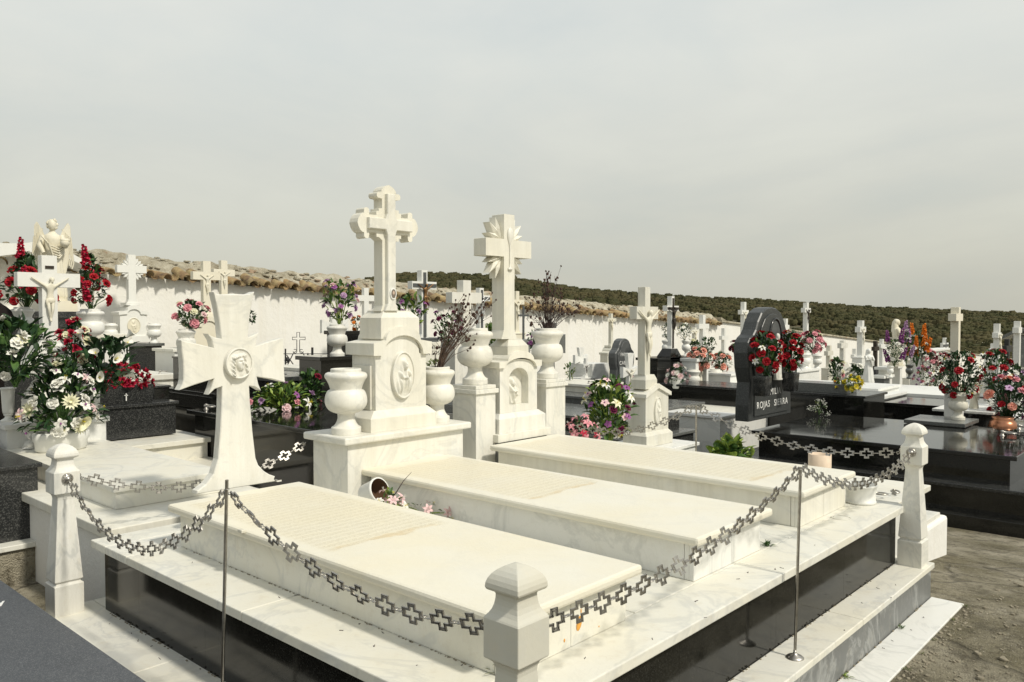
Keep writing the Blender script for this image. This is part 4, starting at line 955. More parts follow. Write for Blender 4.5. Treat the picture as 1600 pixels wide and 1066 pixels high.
for i in range(60):
    y=rr.uniform(-.85,2.15); mb.ell((2.102+rr.random()*.006,y,-.309),(.003,rr.uniform(.003,.008),.003),5,4,jit=.4); mb.ell((2.245,y,-.491),(.004,rr.uniform(.003,.010),.004),5,4,jit=.4)
tag(mb.build('joint_dirt',['grout']),'dark dirt gathered along the foot of slabs and panels','dirt',kind='stuff')
# grey granite slab at the lower left
GS=thing('grey_granite_slab','flat dark grey granite slab filling the lower left corner','grave slab',(.4,-1.7,-.5))
MB().box(-1.2,2.0,-2.05,-1.285,-.13,-.10).build('lid',['grey_granite'],GS,.003)
MB().box(-1.15,1.96,-2.02,-1.31,-.6,-.1305).build('side_panels',['dark_granite'],GS)
textmesh('A',.07,'letter_white',GS,Matrix.Translation(at(-2,944,z=-.0985)-Vector(GS.location))@Matrix.Rotation(R(-95),4,'Z'))

mb=MB(); rg_=random.Random(55)
for i in range(900):
    x=2.42+abs(rg_.gauss(0,.5)); y=rg_.uniform(-.6,5.2); z=gz(y); q=rg_.choice((.0025,.003,.004,.006,.009)) if rg_.random()<.97 else .016
    mb.ell((x,y,z+q*.3),(q*rg_.uniform(.8,1.6),q,q*.6),6,4,0,jit=.25)
for i in range(160):
    x=rg_.uniform(2.41,2.47); y=rg_.uniform(.4,2.3); q=rg_.uniform(.003,.010); mb.ell((x,y,-.499),(q,q*1.3,q*.5),6,4,0,jit=.3)
tag(mb.build('gravel',['grout']),'loose pebbles and soil crumbs on the concrete path beside the kerb','gravel',kind='stuff')
for i in range(7):
    y=(.62,.95,1.3,1.72,2.05,2.30,1.52)[i]; tuft(('tiny dry weed against the paving strip, %s from the far end'%('seventh','sixth','fifth','third','second','nearest','fourth')[i]),Vector((2.415,y,-.498)),.018+.006*(i%3),60+i,'leaf_olive',12)
# ------------------------------------------------------------------ graves behind
def crossgeo(parent,y,X,zb,zt,za,span,w,dep,mat,inlay=None,corp=None,bev=.003,flare=0,plaque=False,ah=None):
    ah=(ah or w)/2; h=w/2; s_=span/2
    o=[(-h,zt),(h,zt),(h,za+ah),(s_,za+ah),(s_,za-ah),(h,za-ah),(h,zb+.05),(h+flare,zb),(-h-flare,zb),(-h,zb+.05),(-h,za-ah),(-s_,za-ah),(-s_,za+ah),(-h,za+ah)]
    if flare==0: o=[p for p in o if abs(p[1]-(zb+.05))>1e-6]
    MB().prismx([(a+y,b) for a,b in o],X-dep,X).build('cross',[mat],parent,bev)
    if inlay:
        i=w*.22; s2=s_-.012; o=[(-i,zt-.03),(i,zt-.03),(i,za+i),(s2,za+i),(s2,za-i),(i,za-i),(i,zb+.01),(-i,zb+.01),(-i,za-i),(-s2,za-i),(-s2,za+i),(-i,za+i)]
        MB().prismx([(a+y,b) for a,b in o],X+.0005,X+.012).build('inlay',[inlay],parent)
    if corp:
        hgt,m=corp; corpus(parent,(X+(.012 if inlay else 0)+.0,y,za-hgt*.90),hgt,m)
    if plaque: MB().box(X+.0005,X+.006,y-.028,y+.028,za+ah+.03,za+ah+.05).build('plaque',['dark_bronze'],parent)
def hs(label,px,X,top,arm,cb,pb=None,span=.38,w=.09,dep=.08,pw=.34,pd=.22,mat='marble_face',pmat=None,inlay=None,corp=None,ped='arch',group='crosses standing over the graves behind',name='cross_headstone',cat='headstone',flare=.02,medal=False,base=None,plaque=False,ah=None):
    y=at(px,500,x=X).y; z=lambda q: at(px,q,x=X).z; zcb=z(cb); zpb=z(pb) if pb else None; pm=pmat or mat
    t=thing(name,label,cat,(X,y,zpb if pb else zcb),group)
    crossgeo(t,y,X-.03,zcb,z(top),z(arm),span,w,dep,mat,inlay,corp,flare=flare,plaque=plaque,ah=ah)
    if pb:
        H=zcb-zpb; a=pw/2; mb=MB()
        if ped=='arch':
            mb.box(X-pd,X+.03,y-a*1.12,y+a*1.12,zpb,zpb+H*.16)
            o=[(-a,zpb+H*.16),(a,zpb+H*.16),(a,zpb+H*.70)]+[(a*.62*math.cos(PI*k/10),zpb+H*(.72+.14*math.sin(PI*k/10))) for k in range(11)]+[(-a,zpb+H*.70)]
            mb.prismx([(p+y,q) for p,q in o],X-pd+.02,X)
            mb.build('pedestal',[pm],t,.003); m2=MB()
            o=[(-a*1.1,zpb+H*.69),(-a*1.1,zpb+H*.76),(-a*.6,zpb+H*.79)]+[(a*.5*math.cos(PI*(1-k/8)),zpb+H*(.80+.14*math.sin(PI*(1-k/8)))) for k in range(9)]+[(a*.6,zpb+H*.79),(a*1.1,zpb+H*.76),(a*1.1,zpb+H*.69),(a*.7,zpb+H*.705)]+[(a*.5*math.cos(PI*k/8),zpb+H*(.705+.13*math.sin(PI*k/8))) for k in range(9)]+[(-a*.7,zpb+H*.705)]
            m2.prismx([(p+y,q) for p,q in o],X-pd,X+.02); m2.box(X-pd+.03,X-.01,y-w*.9,y+w*.9,zpb+H*.93,zcb); m2.build('arched_cap',[pm],t,.002)
        elif ped=='block':
            mb.box(X-pd,X+.01,y-a,y+a,zpb,zcb-.025); mb.build('pedestal',[pm],t,.003); MB().box(X-pd-.01,X+.02,y-a-.015,y+a+.015,zcb-.0245,zcb).build('cap',[pm],t,.003)
        elif ped=='taper':
            mb.loft([sqr(X-pd,X+.03,y-a,y+a,zpb),sqr(X-pd,X+.03,y-a,y+a,zpb+H*.3),sqr(X-pd+.05,X-.0,y-a*.55,y+a*.55,zcb)]); mb.build('pedestal',[pm],t,.003)
        elif ped=='oct':
            o=[(-a*.6,zpb),(a*.6,zpb),(a,zpb+H*.35),(a,zpb+H*.7),(a*.45,zcb),(-a*.45,zcb),(-a,zpb+H*.7),(-a,zpb+H*.35)]
            mb.prismx([(p+y,q) for p,q in o],X-pd,X); mb.build('pedestal',[pm],t,.004)
        if medal:
            r=min(a*.55,H*.28); relief(y,zpb+H*.42,r*.8,r,X+.004,mother_h,.02,30).build('relief',['statue_cream'],t)
    if base:
        by0,by1,x1,zt,bm=base
    return t
def tomb(label,x0,x1,y0,y1,zt,zb=None,lid='marble',body='marble_clean',th=.035,ov=.03,step=None,stepm=None,cat='tomb',name='tomb',group='tombs in the rows behind',rings=0):
    zb=gz((y0+y1)/2)-.1 if zb is None else zb
    t=thing(name,label,cat,((x0+x1)/2,(y0+y1)/2,zb),group)
    MB().box(x0,x1,y0,y1,zt-th,zt).build('lid',[lid],t,.004); 
    z1=zt-th-.0005
    if step:
        dz,dx=step; MB().box(x0+ov,x1-ov,y0+ov,y1-ov,zt-dz+.0005,z1).build('side_panels',[body],t,.002)
        MB().box(x0-.05,x1+dx,y0-dx,y1+dx,zt-dz-.03,zt-dz).build('ledge',[stepm or lid],t,.004)
        MB().box(x0-.02,x1+dx-.03,y0-dx+.03,y1+dx-.03,zb,zt-dz-.0305).build('base',[body],t,.002)
    else: MB().box(x0+ov,x1-ov,y0+ov,y1-ov,zb,z1).build('side_panels',[body],t,.002)
    for k in range(rings):
        rx=x1-.18; ry=y0+.15+k*((y1-y0)-.3)
        ringhandle('',(rx,ry,zt),.04,R(30+60*k),parent=t,s=1.3)
    return t
Yx=lambda px,X: at(px,500,x=X).y
Z=lambda px,py,X: at(px,py,x=X).z
# ---- left grave with large crucifix
XL=-2.72
tomb('long low marble slab leading to the large crucifix on the left',-2.62,-.84,-.645,-.02,.12,0,'marble','marble',.03,.015)
LG=thing('stepped_base','white step under the low left slab, rising over mossy ground behind the stained bollard','tomb base',(-1.6,-.3,-.5))
MB().box(-3.1,-.48,-.82,.15,-.05,-.001).build('top',['marble_warm'],LG,.005); MB().box(-3.05,-.50,-.78,.13,-.6,-.0505).build('side_panels',['whitewash'],LG)
yl0,yl1=Yx(2,-2.62),Yx(168,-2.62); zpl=Z(100,656,-2.62)
PLT=tomb('white plinth under the large crucifix covered in bouquets',-3.0,-2.6,yl0,yl1,zpl,0,'marble_clean','marble_clean',.035,.02)
hs('large plain crucifix with a cream figure in front of the stone angel',81,XL,399,437.5,540,585,span=.40,w=.098,dep=.075,pw=.34,pd=.18,mat='white_paint',corp=(.33,'statue_cream'),ped='taper',plaque=True,flare=.03)
t=thing('shell_block','carved white marble block below the large crucifix','headstone',(XL,Yx(80,XL),zpl)); yb=Yx(82,XL)
MB().loft([sqr(-2.9,-2.64,yb-.16,yb+.16,zpl),sqr(-2.9,-2.64,yb-.15,yb+.15,zpl+.16),sqr(-2.85,-2.70,yb-.08,yb+.08,zpl+.28)]).build('block',['marble_face'],t,.01)
relief(yb+.02,zpl+.10,.11,.07,-2.635,mother_h,.02,30,rim=False).build('carving',['marble_face'],t)
def setz(p,z): return (p.x,p.y,z)
# left dark box
tomb('dark granite tomb cut off by the left edge with a brown polished top',-3.5,-1.66,-1.9,-.715,.16,-.27,'dark_granite','dark_granite',.025,.02)
o=tomb('white strip and mossy concrete footing below the dark tomb at the left edge',-3.5,-1.58,-2.1,-.66,-.27,-.7,'marble','whitewash',.03,.02,name='footing'); 
for c_ in o.children:
    if c_.name.startswith('side'): c_.data.materials.clear(); c_.data.materials.append(MATS['mossy_concrete'])
# bouquets on the left grave
bqp('tall_bouquet','tall spike of red gladioli and roses in the left vase beside the angel',2,82,398,482,-3.2,[('rose','red',9,.036),('carn','darkred',5,.03),('spike','crimson',2,.05),('sprig','white',7,.03)],leaves=150,lsize=.075,seed=3,shape='cone')
urn_px(36,480,532,-3.2,mat='white_paint',kind='u1',label='white vase holding the red spike left of the large crucifix')
bqp('tall_bouquet','tall red gladiolus spike in the right vase with green sprays below',112,172,398,484,-3.3,[('rose','red',12,.032),('spike','crimson',2,.055),('sprig','white',6,.03)],leaves=110,lsize=.06,seed=8,shape='cone')
urn_px(142,483,545,-3.3,mat='white_paint',kind='u1',label='white vase holding the red spike right of the large crucifix')
bqp('bouquet','white roses and lilies with broad green leaves at the far left edge',-30,78,500,600,-2.2,[('carn','white',9,.036),('lily','cream',4,.05),('rose','white',5,.036),('sprig','white',5,.03)],leaves=120,lsize=.11,seed=5)
bqp('bouquet','round bouquet of red carnations and cream roses right of the crucifix foot',90,146,500,565,-2.5,[('carn','crimson',14,.035),('rose','cream',6,.034)],leaves=90,lsize=.06,seed=11,shape='spread',wy=.22)
bqp('bouquet','white calla lilies with large dark leaves leaning right over the vase',118,206,528,612,-2.4,[('calla','white',8,.045)],leaves=70,lsize=.13,lm='leaf_dark',lm2='leaf_dark',seed=15,shape='fan')
bqp('bouquet','large mound of white orchids, dahlias and a calla in the oval planter',34,160,562,672,-2.30,[('orchid','white',12,.042),('daisy','cream',5,.05),('calla','cream',2,.05),('rose','white',12,.034),('lily','palepink',5,.04),('lily','white',6,.045)],leaves=200,lsize=.085,seed=22,lm='leaf_dark',lm2='leaf_mid',shape='spread',wy=.34)
pp=at(96,690,x=-2.30); t=thing('oval_planter','white glazed oval planter under the mound of white orchids','planter',(-2.30,pp.y,.121))
MB().lathe([(.85,0),(.9,.06),(.95,.10),(.97,.5),(1.04,.6),(1.05,.9),(1.0,1.),(.9,.95),(.85,.4),(0,.35)],n=32,sx=.55).build('planter_body',['white_paint']).parent=t; t.scale=(.16,.165,.125)
urn_px(13,606,658,-2.45,mat='white_paint',kind='vase',label='slim white vase at the far left on the white plinth')
urn_px(147,604,656,-2.68,mat='white_paint',kind='vase',label='slim white vase right of the planter on the white plinth')
t=thing('shell_ornament','small white shell lying on the left slab beside the planter','ornament',setz(at(50,700,z=.12),.121)); mb=MB().ell((0,0,.02),(.04,.05,.035),9,7,jit=.12); mb.ell((.03,-.03,.005),(.05,.04,.006),9,5); mb.build('shell',['marble_worn']).parent=t
t=bqp('bouquet','loose dark red buds in the right slim vase',138,168,578,606,-2.68,[('rose','darkred',5,.022),('rose','crimson',3,.02)],leaves=16,lsize=.04,seed=31)
# dark figure at the left edge
t=thing('dark_hood','black draped shape cut off by the left edge beside the white vase','covered statue',(-3.0,Yx(0,-3.0),.0)); p=at(0,505,x=-3.0)
mb=MB().ell((-3.0,p.y-.03,p.z),(.10,.125,.15),14,10,jit=.05); mb.loft([sqr(-3.1,-2.9,p.y-.2,p.y-.02,0),sqr(-3.1,-2.9,p.y-.2,p.y-.0,p.z)],0,True); mb.build('drape',['dark_cloth'],t)
# black bench behind with angel
yb0,yb1=Yx(-10,-4.6),Yx(138,-4.6); zt=Z(90,487,-4.6)
tomb('black granite headstone block behind the large crucifix carrying the angel',-4.95,-4.6,yb0,yb1,zt,-.1,'dark_granite','dark_granite',.05,.03)
pa=Yx(84,-4.78); t=thing('angel_statue','cream stone angel with wings and a bowl behind the large crucifix','statue',(-4.78,pa,zt+.001)); h_=at(85,348,x=-4.78).z-zt-.001
sb=h_*.12; MB().box(-.12,.14,-.16,.16,0,sb).build('base',['plaster_cream']).parent=t
o=robed(wings=True,veil=False,arm='hold',bowl=True).build('figure',['statue_cream']); o.parent=t; k=(h_-sb)/.985; o.scale=(k*1.0,k*.92,k); o.location=(0,0,sb+.03*k)
o.rotation_euler=(0,0,R(-20))
tomb('cream painted tomb beside the black block, behind the red carnations',-4.6,-3.5,Yx(60,-4.6),Yx(135,-4.5),Z(100,520,-4.4),-.2,'marble_warm','white_paint',.04,.02)
# white gabled niche at wall
t=thing('gabled_niche','white gable-roofed shrine against the wall behind the angel','shrine',(-8.6,2.0,0)); X=-8.5
g=[at(a,b,x=X) for a,b in ((-60,382),(20,383),(62,378),(131,417),(133,424),(62,393),(-60,408))]
MB().prismx([(p.y,p.z) for p in g],-8.85,X+.35).build('roof',['white_paint'],t,.003)
MB().prismx([(Yx(-60,X),-.3),(Yx(120,X),-.3),(Yx(120,X),Z(120,424,X)),(Yx(62,X),Z(62,396,X)),(Yx(-60,X),Z(-60,408,X))],-8.84,-8.75).build('wall',['whitewash'],t)
MB().box(-8.74,-8.5,Yx(20,X),Yx(75,X),Z(50,510,X),Z(50,485,X)).build('shelf',['plaster_cream'],t)
py_=Yx(55,X); o=robed(n=32).build('small_statue',['statue_cream']); o.parent=t; o.location=Vector((-8.5,py_,Z(55,480,X)))-parent_loc(t); o.scale=(.62,.62,Z(55,425,X)-Z(55,480,X))
# ---- carnations planter on black tomb
X=-3.3
y0,y1=Yx(150,X),Yx(278,X); zt=Z(220,631,X)
tomb('speckled black granite tomb with planter of red carnations, left of the flared cross',-5.4,X,y0,y1,zt,.0,'dark_granite','dark_granite',.025,.02)
tomb('white step under the speckled black tomb',-5.5,-2.95,y0-.1,y1+.12,-.01,-.55,'marble','marble',.04,.03,name='footing')
tomb('lower marble step continuing behind the flared cross foot',-3.4,-2.3,y0+.2,y1+.45,-.18,-.55,'marble_warm','whitewash',.04,.03,name='footing')
pz=zt+.001; t=thing('granite_planter','black granite flower box with a small engraved cross','planter',(X-.12,(Yx(150,X)+Yx(242,X))/2,pz))
hw=(Yx(240,X)-Yx(150,X))/2; hh=Z(200,603,X)-zt
MB().loft([sqr(-.11,.09,-hw*.95,hw*.95,0),sqr(-.12,.10,-hw,hw,hh)]).build('box',['dark_granite'],None,.003).parent=t
MB().box(.097,.101,-.004,.004,.03,.09).box(.097,.101,-.014,.014,.072,.078).build('engraved_cross',['letter_white']).parent=t
bouquet('carnation_bed','dense low bed of red carnations filling the granite planter',(X-.12,(Yx(153,X)+Yx(246,X))/2,pz+hh-.02),2.15*hw,.19,[('carn','crimson',46,.034),('carn','red',14,.03)],70,.045,seed=17,shape='spread',wy=.24)
tomb('black granite block behind the right end of the carnations',-4.2,-3.55,Yx(235,-3.6),Yx(262,-3.6),Z(250,602,-3.6),zt,'dark_granite','black_granite',.02,.01)
# ---- wall row left
X=-8.25
hs('white sunburst cross headstone against the tiled wall with figure relief',209,X,398,420.5,473,535,span=.41,w=.105,dep=.08,pw=.38,pd=.25,mat='white_paint',medal=True)
t=[o for o in COL.objects if o.name.startswith('cross_headstone')][-1]
mb=MB(); yy=Yx(210.5,X); zz=Z(210,420.5,X)
for k in range(20):
    a=2*PI*k/20+PI/20
    if abs(math.cos(a))>.95 or abs(math.sin(a))>.95: continue
    d=(math.cos(a),math.sin(a)); pr=(-d[1],d[0]); l=.17
    mb.prismx([(yy+d[0]*.02,zz+d[1]*.02),(yy+d[0]*l*.8-pr[0]*.018,zz+d[1]*l*.8-pr[1]*.018),(yy+d[0]*l,zz+d[1]*l),(yy+d[0]*l*.8+pr[0]*.018,zz+d[1]*l*.8+pr[1]*.018)],X-.09,X-.04)
mb.build('sun_rays',['white_paint'],t)
urn_px(173,505,538,X+.02,mat='white_paint',label='small white urn left of the distant sunburst headstone')
urn_px(241,505,538,X+.02,mat='white_paint',label='small white urn right of the distant sunburst headstone')
tomb('grey-faced granite plinth under the distant sunburst headstone',-8.6,-8.1,Yx(165,-8.1),Yx(257,-8.1),Z(220,537,-8.1),-.5,'slate_granite','dark_granite',.04,.03)
tomb('pale two-step slab with ring handles behind the carnations',-8.1,-5.6,Yx(150,-5.6),Yx(280,-5.6),Z(240,586,-5.6),-.5,'marble','marble_worn',.06,.03,step=(.16,.06),rings=2)
hs('cream crucifix headstone half hidden behind the top of the flared cross',326,-7.2,408,431,490,560,span=.40,w=.11,dep=.08,pw=.42,pd=.25,mat='plaster_cream',corp=(.28,'statue_cream'))
hs('narrow cream crucifix beside the half hidden one, under the tiles',353,-7.9,407,426,515,560,span=.34,w=.10,dep=.08,pw=.3,mat='plaster_cream',corp=(.26,'statue_cream'),ped='block')
urn_px(291,514,560,-6.6,mat='marble_worn',kind='u1',label='weathered urn with pink roses left of the flared cross')
bqp('bouquet','pink and cream roses with dark leaves left of the flared cross',273,323,470,515,-6.6,[('rose','pink',8,.05),('rose','cream',4,.04),('rose','palepink',2,.04)],leaves=90,lsize=.09,seed=41)
tomb('white tomb block under the pink rose urn',-6.9,-6.3,Yx(270,-6.3),Yx(340,-6.3),Z(300,545,-6.3),-.5,'marble','white_paint')
t=bqp('leaf_spray','small green leaf spray showing past the right edge of the flared cross',386,402,486,506,-6.9,[('rose','white',1,.02)],leaves=14,lsize=.09,seed=43,cat='leaves')
tomb('black upright slab edge behind the left arm of the flared cross',-5.2,-5.05,Yx(274,-5.1),Yx(274,-5.1)+.7,Z(280,557,-5.1),-.4,'black_granite','black_granite',.02,.01)
tomb('low black tomb behind the flared cross stem',-5.0,-3.4,Yx(262,-4.6),.85+.4,Z(290,601,-4.6),-.5,'black_granite','black_granite',.03,.03,step=(.15,.06))
# ---- big black slab in row 2
BSX0,BSX1,BSY0,BSY1=-3.28,-.62,.92,2.25
tomb('large polished black slab tomb behind the flared cross carrying a wreath',BSX0,BSX1,BSY0,BSY1,.2,-.55,'slate_granite','black_granite',.035,.05)
for o in COL.objects:
    if o.name.startswith('lid') and o.parent and o.parent.get('label','').startswith('large polished black slab'): o.data.materials.clear(); o.data.materials.append(MATS['black_granite'])
p=at(322,640,z=.2); ringhandle('chrome ring handle at the back left of the black slab behind the flared cross',(p.x,p.y,.2005),.05,R(10),s=1.7)
p=at(435,640,z=.2); bouquet('wreath','wreath of pink, purple and white flowers with fir greenery on the black slab',(p.x-.0,p.y+.05,.201),.80,.22,[('carn','lilac',3,.034),('rose','pink',3,.030),('lily','white',2,.055),('orchid','purple',3,.04),('rose','palepink',2,.04)],190,.09,'leaf_mid','leaf_lime',seed=51,shape='spread',wy=.35,cat='wreath')
p=at(478,640,z=.2); bouquet('greenery','upright fern greenery at the right end of the wreath',(p.x-.15,p.y+.15,.201),.22,.32,[('rose','darkred',1,.03)],60,.10,'leaf_mid','leaf_dark',seed=52,cat='leaves')
# iron fence
X=-7.0; FN=thing('iron_railing','black wrought iron grave railing with an openwork cross, under the white wall','railing',(X,Yx(466,X),Z(466,580,X)))
q=lambda px,py: at(px,py,x=X)
mb=MB()
for px,a,b in ((446,545,580),(488,543,575),(481,552,578)): mb.tube([q(px,a),q(px,b)],.018 if px==488 else .012,6)
mb.tube([q(440,553),q(515,553)],.006,5); mb.tube([q(515,500),q(517,560)],.004,5)
o=[(463.8,548),(463.8,531),(457,531),(457,527),(463.8,527),(463.8,519.5),(468.2,519.5),(468.2,527),(477,527),(477,531),(468.2,531),(468.2,548)]
mb.tube([q(*a) for a in [(458,552)]+o+[(474,552)]],.006,5)
for s_ in (-1,1):
    c0=466
    mb.tube([q(c0+s_*8,553),q(c0+s_*18,573)],.008,5); mb.tube([q(c0+s_*18,555),q(c0+s_*6,572),q(c0,576)],.008,5); 
    mb.tube([q(c0+s_*(5+3*math.cos(t_)),549+3*math.sin(t_)) for t_ in [k*.6 for k in range(10)]],.005,5)
    mb.tube([q(c0+s_*(18+3*math.cos(t_)),563+4*math.sin(t_)) for t_ in [k*.6 for k in range(11)]],.008,5); mb.ell(q(c0+s_*17,562),(.03,.03,.04),7,5,jit=.3)
mb.build('railing',['iron_black'],FN)
tomb('pale tomb under the iron railing',-7.1,-5.9,Yx(425,-6.5),Yx(492,-6.5),Z(466,577,-6.6),-.6,'marble_grey','marble_worn',.04,.03)
tomb('dark slab with ring handle behind the wreath',-5.9,-4.2,Yx(400,-4.6),Yx(496,-4.4),Z(460,586,-4.4),-.6,'slate_granite','dark_granite',.05,.03,rings=2)
tomb('pale block between iron railing and black plinth',-6.6,-5.0,Yx(489,-6.2),Yx(520,-5.0),Z(495,572,-6),-.6,'marble','marble_grey',.04,.03)
# black plinth with flower vase
X=-3.35; tomb('tall black plinth carrying the vase of purple flowers',-3.8,X,Yx(500,X),Yx(500,X)+.95,Z(530,557,X),-.55,'black_granite','black_granite',.04,.03,cat='plinth',name='plinth')
urn_px(527,507,557,X-.1,mat='marble_worn',label='grey-veined marble vase of purple flowers on the tall black plinth')
bqp('bouquet','purple and lilac flowers with long green blades on the black plinth',503,560,440,508,X-.1,[('carn','lilac',6,.035),('orchid','purple',4,.035),('rose','lilac',6,.032),('rose','palepink',3,.035)],leaves=60,lsize=.10,lm='leaf_mid',lm2='leaf_lime',seed=61,shape='fan')
bqp('bouquet','lilac and pink flowers with a big light leaf right of the trefoil cross shaft',618,668,462,520,X-.1,[('carn','lilac',5,.035),('orchid','purple',3,.035),('rose','burgundy',2,.03)],leaves=30,lsize=.14,lm='leaf_mid',lm2='leaf_lime',seed=62,shape='fan')
urn_px(640,520,560,X-.1,mat='marble_worn',label='marble vase hidden behind the trefoil headstone cap')
tomb('black block with small orange flowers behind the trefoil headstone',-5.6,-5.1,Yx(541,-5.1),Yx(600,-5.1),Z(560,517,-5.1),-.6,'black_granite','black_granite',.05,.03,cat='plinth',name='plinth')
bqp('bouquet','small orange and white flowers on the black block',546,570,495,517,-5.3,[('rose','orange',6,.028),('rose','white',4,.022)],leaves=26,lsize=.05,seed=63)
hs('plain white cross at the wall just left of the trefoil shaft',574.5,-7.9,450,466,520,545,span=.40,w=.10,dep=.07,pw=.25,mat='white_paint',ped='block')
# small flared cross behind vase
def flared(label,px,X,top,bot,span,mat,corp=None,th=.05,group=None):
    y=Yx(px,X); zt,zb=Z(px,top,X),Z(px,bot,X); h=zt-zb; zc=zt-h*.33; s_=span/2; w=s_*.22; e=s_*.42
    o=[(-e,zt),(e,zt),(w,zc+w),(s_,zc+e),(s_,zc-e),(w,zc-w),(w*1.3,zb+h*.15),(e*1.3,zb),(-e*1.3,zb),(-w*1.3,zb+h*.15),(-w,zc-w),(-s_,zc-e),(-s_,zc+e),(-w,zc+w)]
    t=thing('flared_cross',label,'stone cross',(X,y,zb),group); MB().prismx([(a+y,b) for a,b in o],X-th,X).build('cross',[mat],t,.003)
    if corp: corpus(t,(X,y,zc-corp*.85),corp,'statue_cream')
    return t
flared('thin white flared cross behind the marble vase of purple flowers',524,-6.3,488,555,.46,'marble_clean')
# ---- centre background crosses
hs('white cross with dark inlay and bronze figure under the hill line',666,-4.4,422,446,528,560,span=.42,w=.10,dep=.09,pw=.42,pd=.25,mat='white_paint',inlay='inlay_grey',corp=(.36,'bronze'),ped='block',pmat='inlay_grey')
t=thing('name_plaque','white plaque lettered FAMILIA beside the trefoil headstone','plaque',(-4.3,Yx(678,-4.3),Z(678,590,-4.3))); y0,y1=Yx(660,-4.3),Yx(694,-4.3)
MB().box(-4.45,-4.3,y0,y1,Z(678,600,-4.3),Z(678,535,-4.3)).build('slab',['marble_warm'],t,.004)
yc=Yx(677,-4.3); textmesh('FAMILIA',.075,'letter_grey',t,facing_x(Vector((-4.298,yc,Z(677,543,-4.3)))-Vector(t.location))); textmesh('ARA LOSAR',.07,'letter_grey',t,facing_x(Vector((-4.298,yc,Z(677,552,-4.3)))-Vector(t.location)))
bqp('dried_wreath','faded brown wreath leaning below the FAMILIA plaque',663,692,562,590,-4.15,[('carn','dry',2,.03),('sprig','cream',4,.03)],leaves=40,lsize=.06,lm='leaf_olive',lm2='leaf_lime',seed=66,cat='wreath')
hs('plain wide white cross behind the twigs',733,-2.9,438,465.5,530,600,span=.46,w=.12,dep=.10,pw=.45,mat='marble_face',ped='block')
bqp('bouquet','burgundy roses with dark leaves among the bare twigs',675,722,488,540,-2.0,[('rose','burgundy',9,.026),('rose','purple',2,.02)],leaves=70,lsize=.055,lm='leaf_dark',lm2='leaf_mid',seed=67,shape='fan')
t=[o for o in COL.objects if o.get('label','').startswith('burgundy')][0]
hs('slim white cross with dark inlay and silver figure behind the wide cross',755,-4.9,450,466,525,560,span=.36,w=.085,dep=.08,pw=.3,mat='white_paint',inlay='inlay_grey',corp=(.38,'silver_metal'),ped='block')
bqp('shrub','bright green leafy shrub between left pillar urn and sunburst shaft',756,782,505,545,-1.6,[('rose','yellow',1,.01)],leaves=60,lsize=.075,lm='leaf_lime',lm2='leaf_mid',seed=68,cat='leaves')
hs('cream crucifix partly hidden behind the sunburst cross shaft',811,-5.6,455,472,520,560,span=.34,w=.08,dep=.08,pw=.3,mat='plaster_cream',corp=(.34,'statue_cream'),ped='block')
hs('slim dark metal cross right of the sunburst shaft',821,-4.4,478,493,530,560,span=.22,w=.028,dep=.02,pw=.2,mat='inlay_grey',ped='block',pmat='marble_grey',flare=0)
bqp('bouquet','purple roses behind the right pillar urn',823,846,516,555,-2.2,[('rose','purple',10,.024),('rose','palepink',3,.02)],leaves=30,lsize=.05,seed=69)
flared('dark granite flared cross behind the right pillar urn',861,-3.4,505,605,.62,'slate_granite')
# stone statue next to urn
# ---- tombs right of centre
tomb('slate tomb with polished ledge right of the pillar',-5.0,-2.35,5.35,7.0,.045,None,'slate_granite','slate_granite',.03,.03,step=(.19,.45),stepm='slate_granite')
tomb('cream marble lid with a ring handle on the slate tomb',-4.7,-2.5,Yx(927,-2.5)+.0,Yx(975,-2.5),Z(927,602,-2.5),.046,'marble_warm','marble_warm',.03,.04,rings=1)
flared('low white flared cross standing by the slate tomb',909,-4.9,543,598,.36,'marble_clean')
hs('small white cross leaning by the slate tomb',919,-4.6,560,572,590,598,span=.16,w=.05,dep=.04,pw=.4,mat='marble_clean',ped='block',corp=(.14,'dark_bronze'))
t=thing('marble_box','white square marble box with dark stains near the black arched headstone','grave marker',(-4.6,Yx(940,-4.6),Z(940,592,-4.6))); MB().box(-5.1,-4.6,Yx(926,-4.6),Yx(952,-4.6),Z(940,592,-4.6),Z(940,568,-4.6)).build('block',['marble_clean'],t,.004)
bqp('leaf_spray','thin olive sprigs beside the right pillar cap',880,900,570,592,-3.2,[('rose','white',1,.01)],leaves=12,lsize=.08,lm='leaf_olive',lm2='leaf_mid',seed=70,cat='leaves')
hs('slim old crucifix headstone at the wall left of the black arched stone',958,-7.0,490,500,540,585,span=.34,w=.075,dep=.07,pw=.42,mat='marble_old',corp=(.28,'statue_cream'))
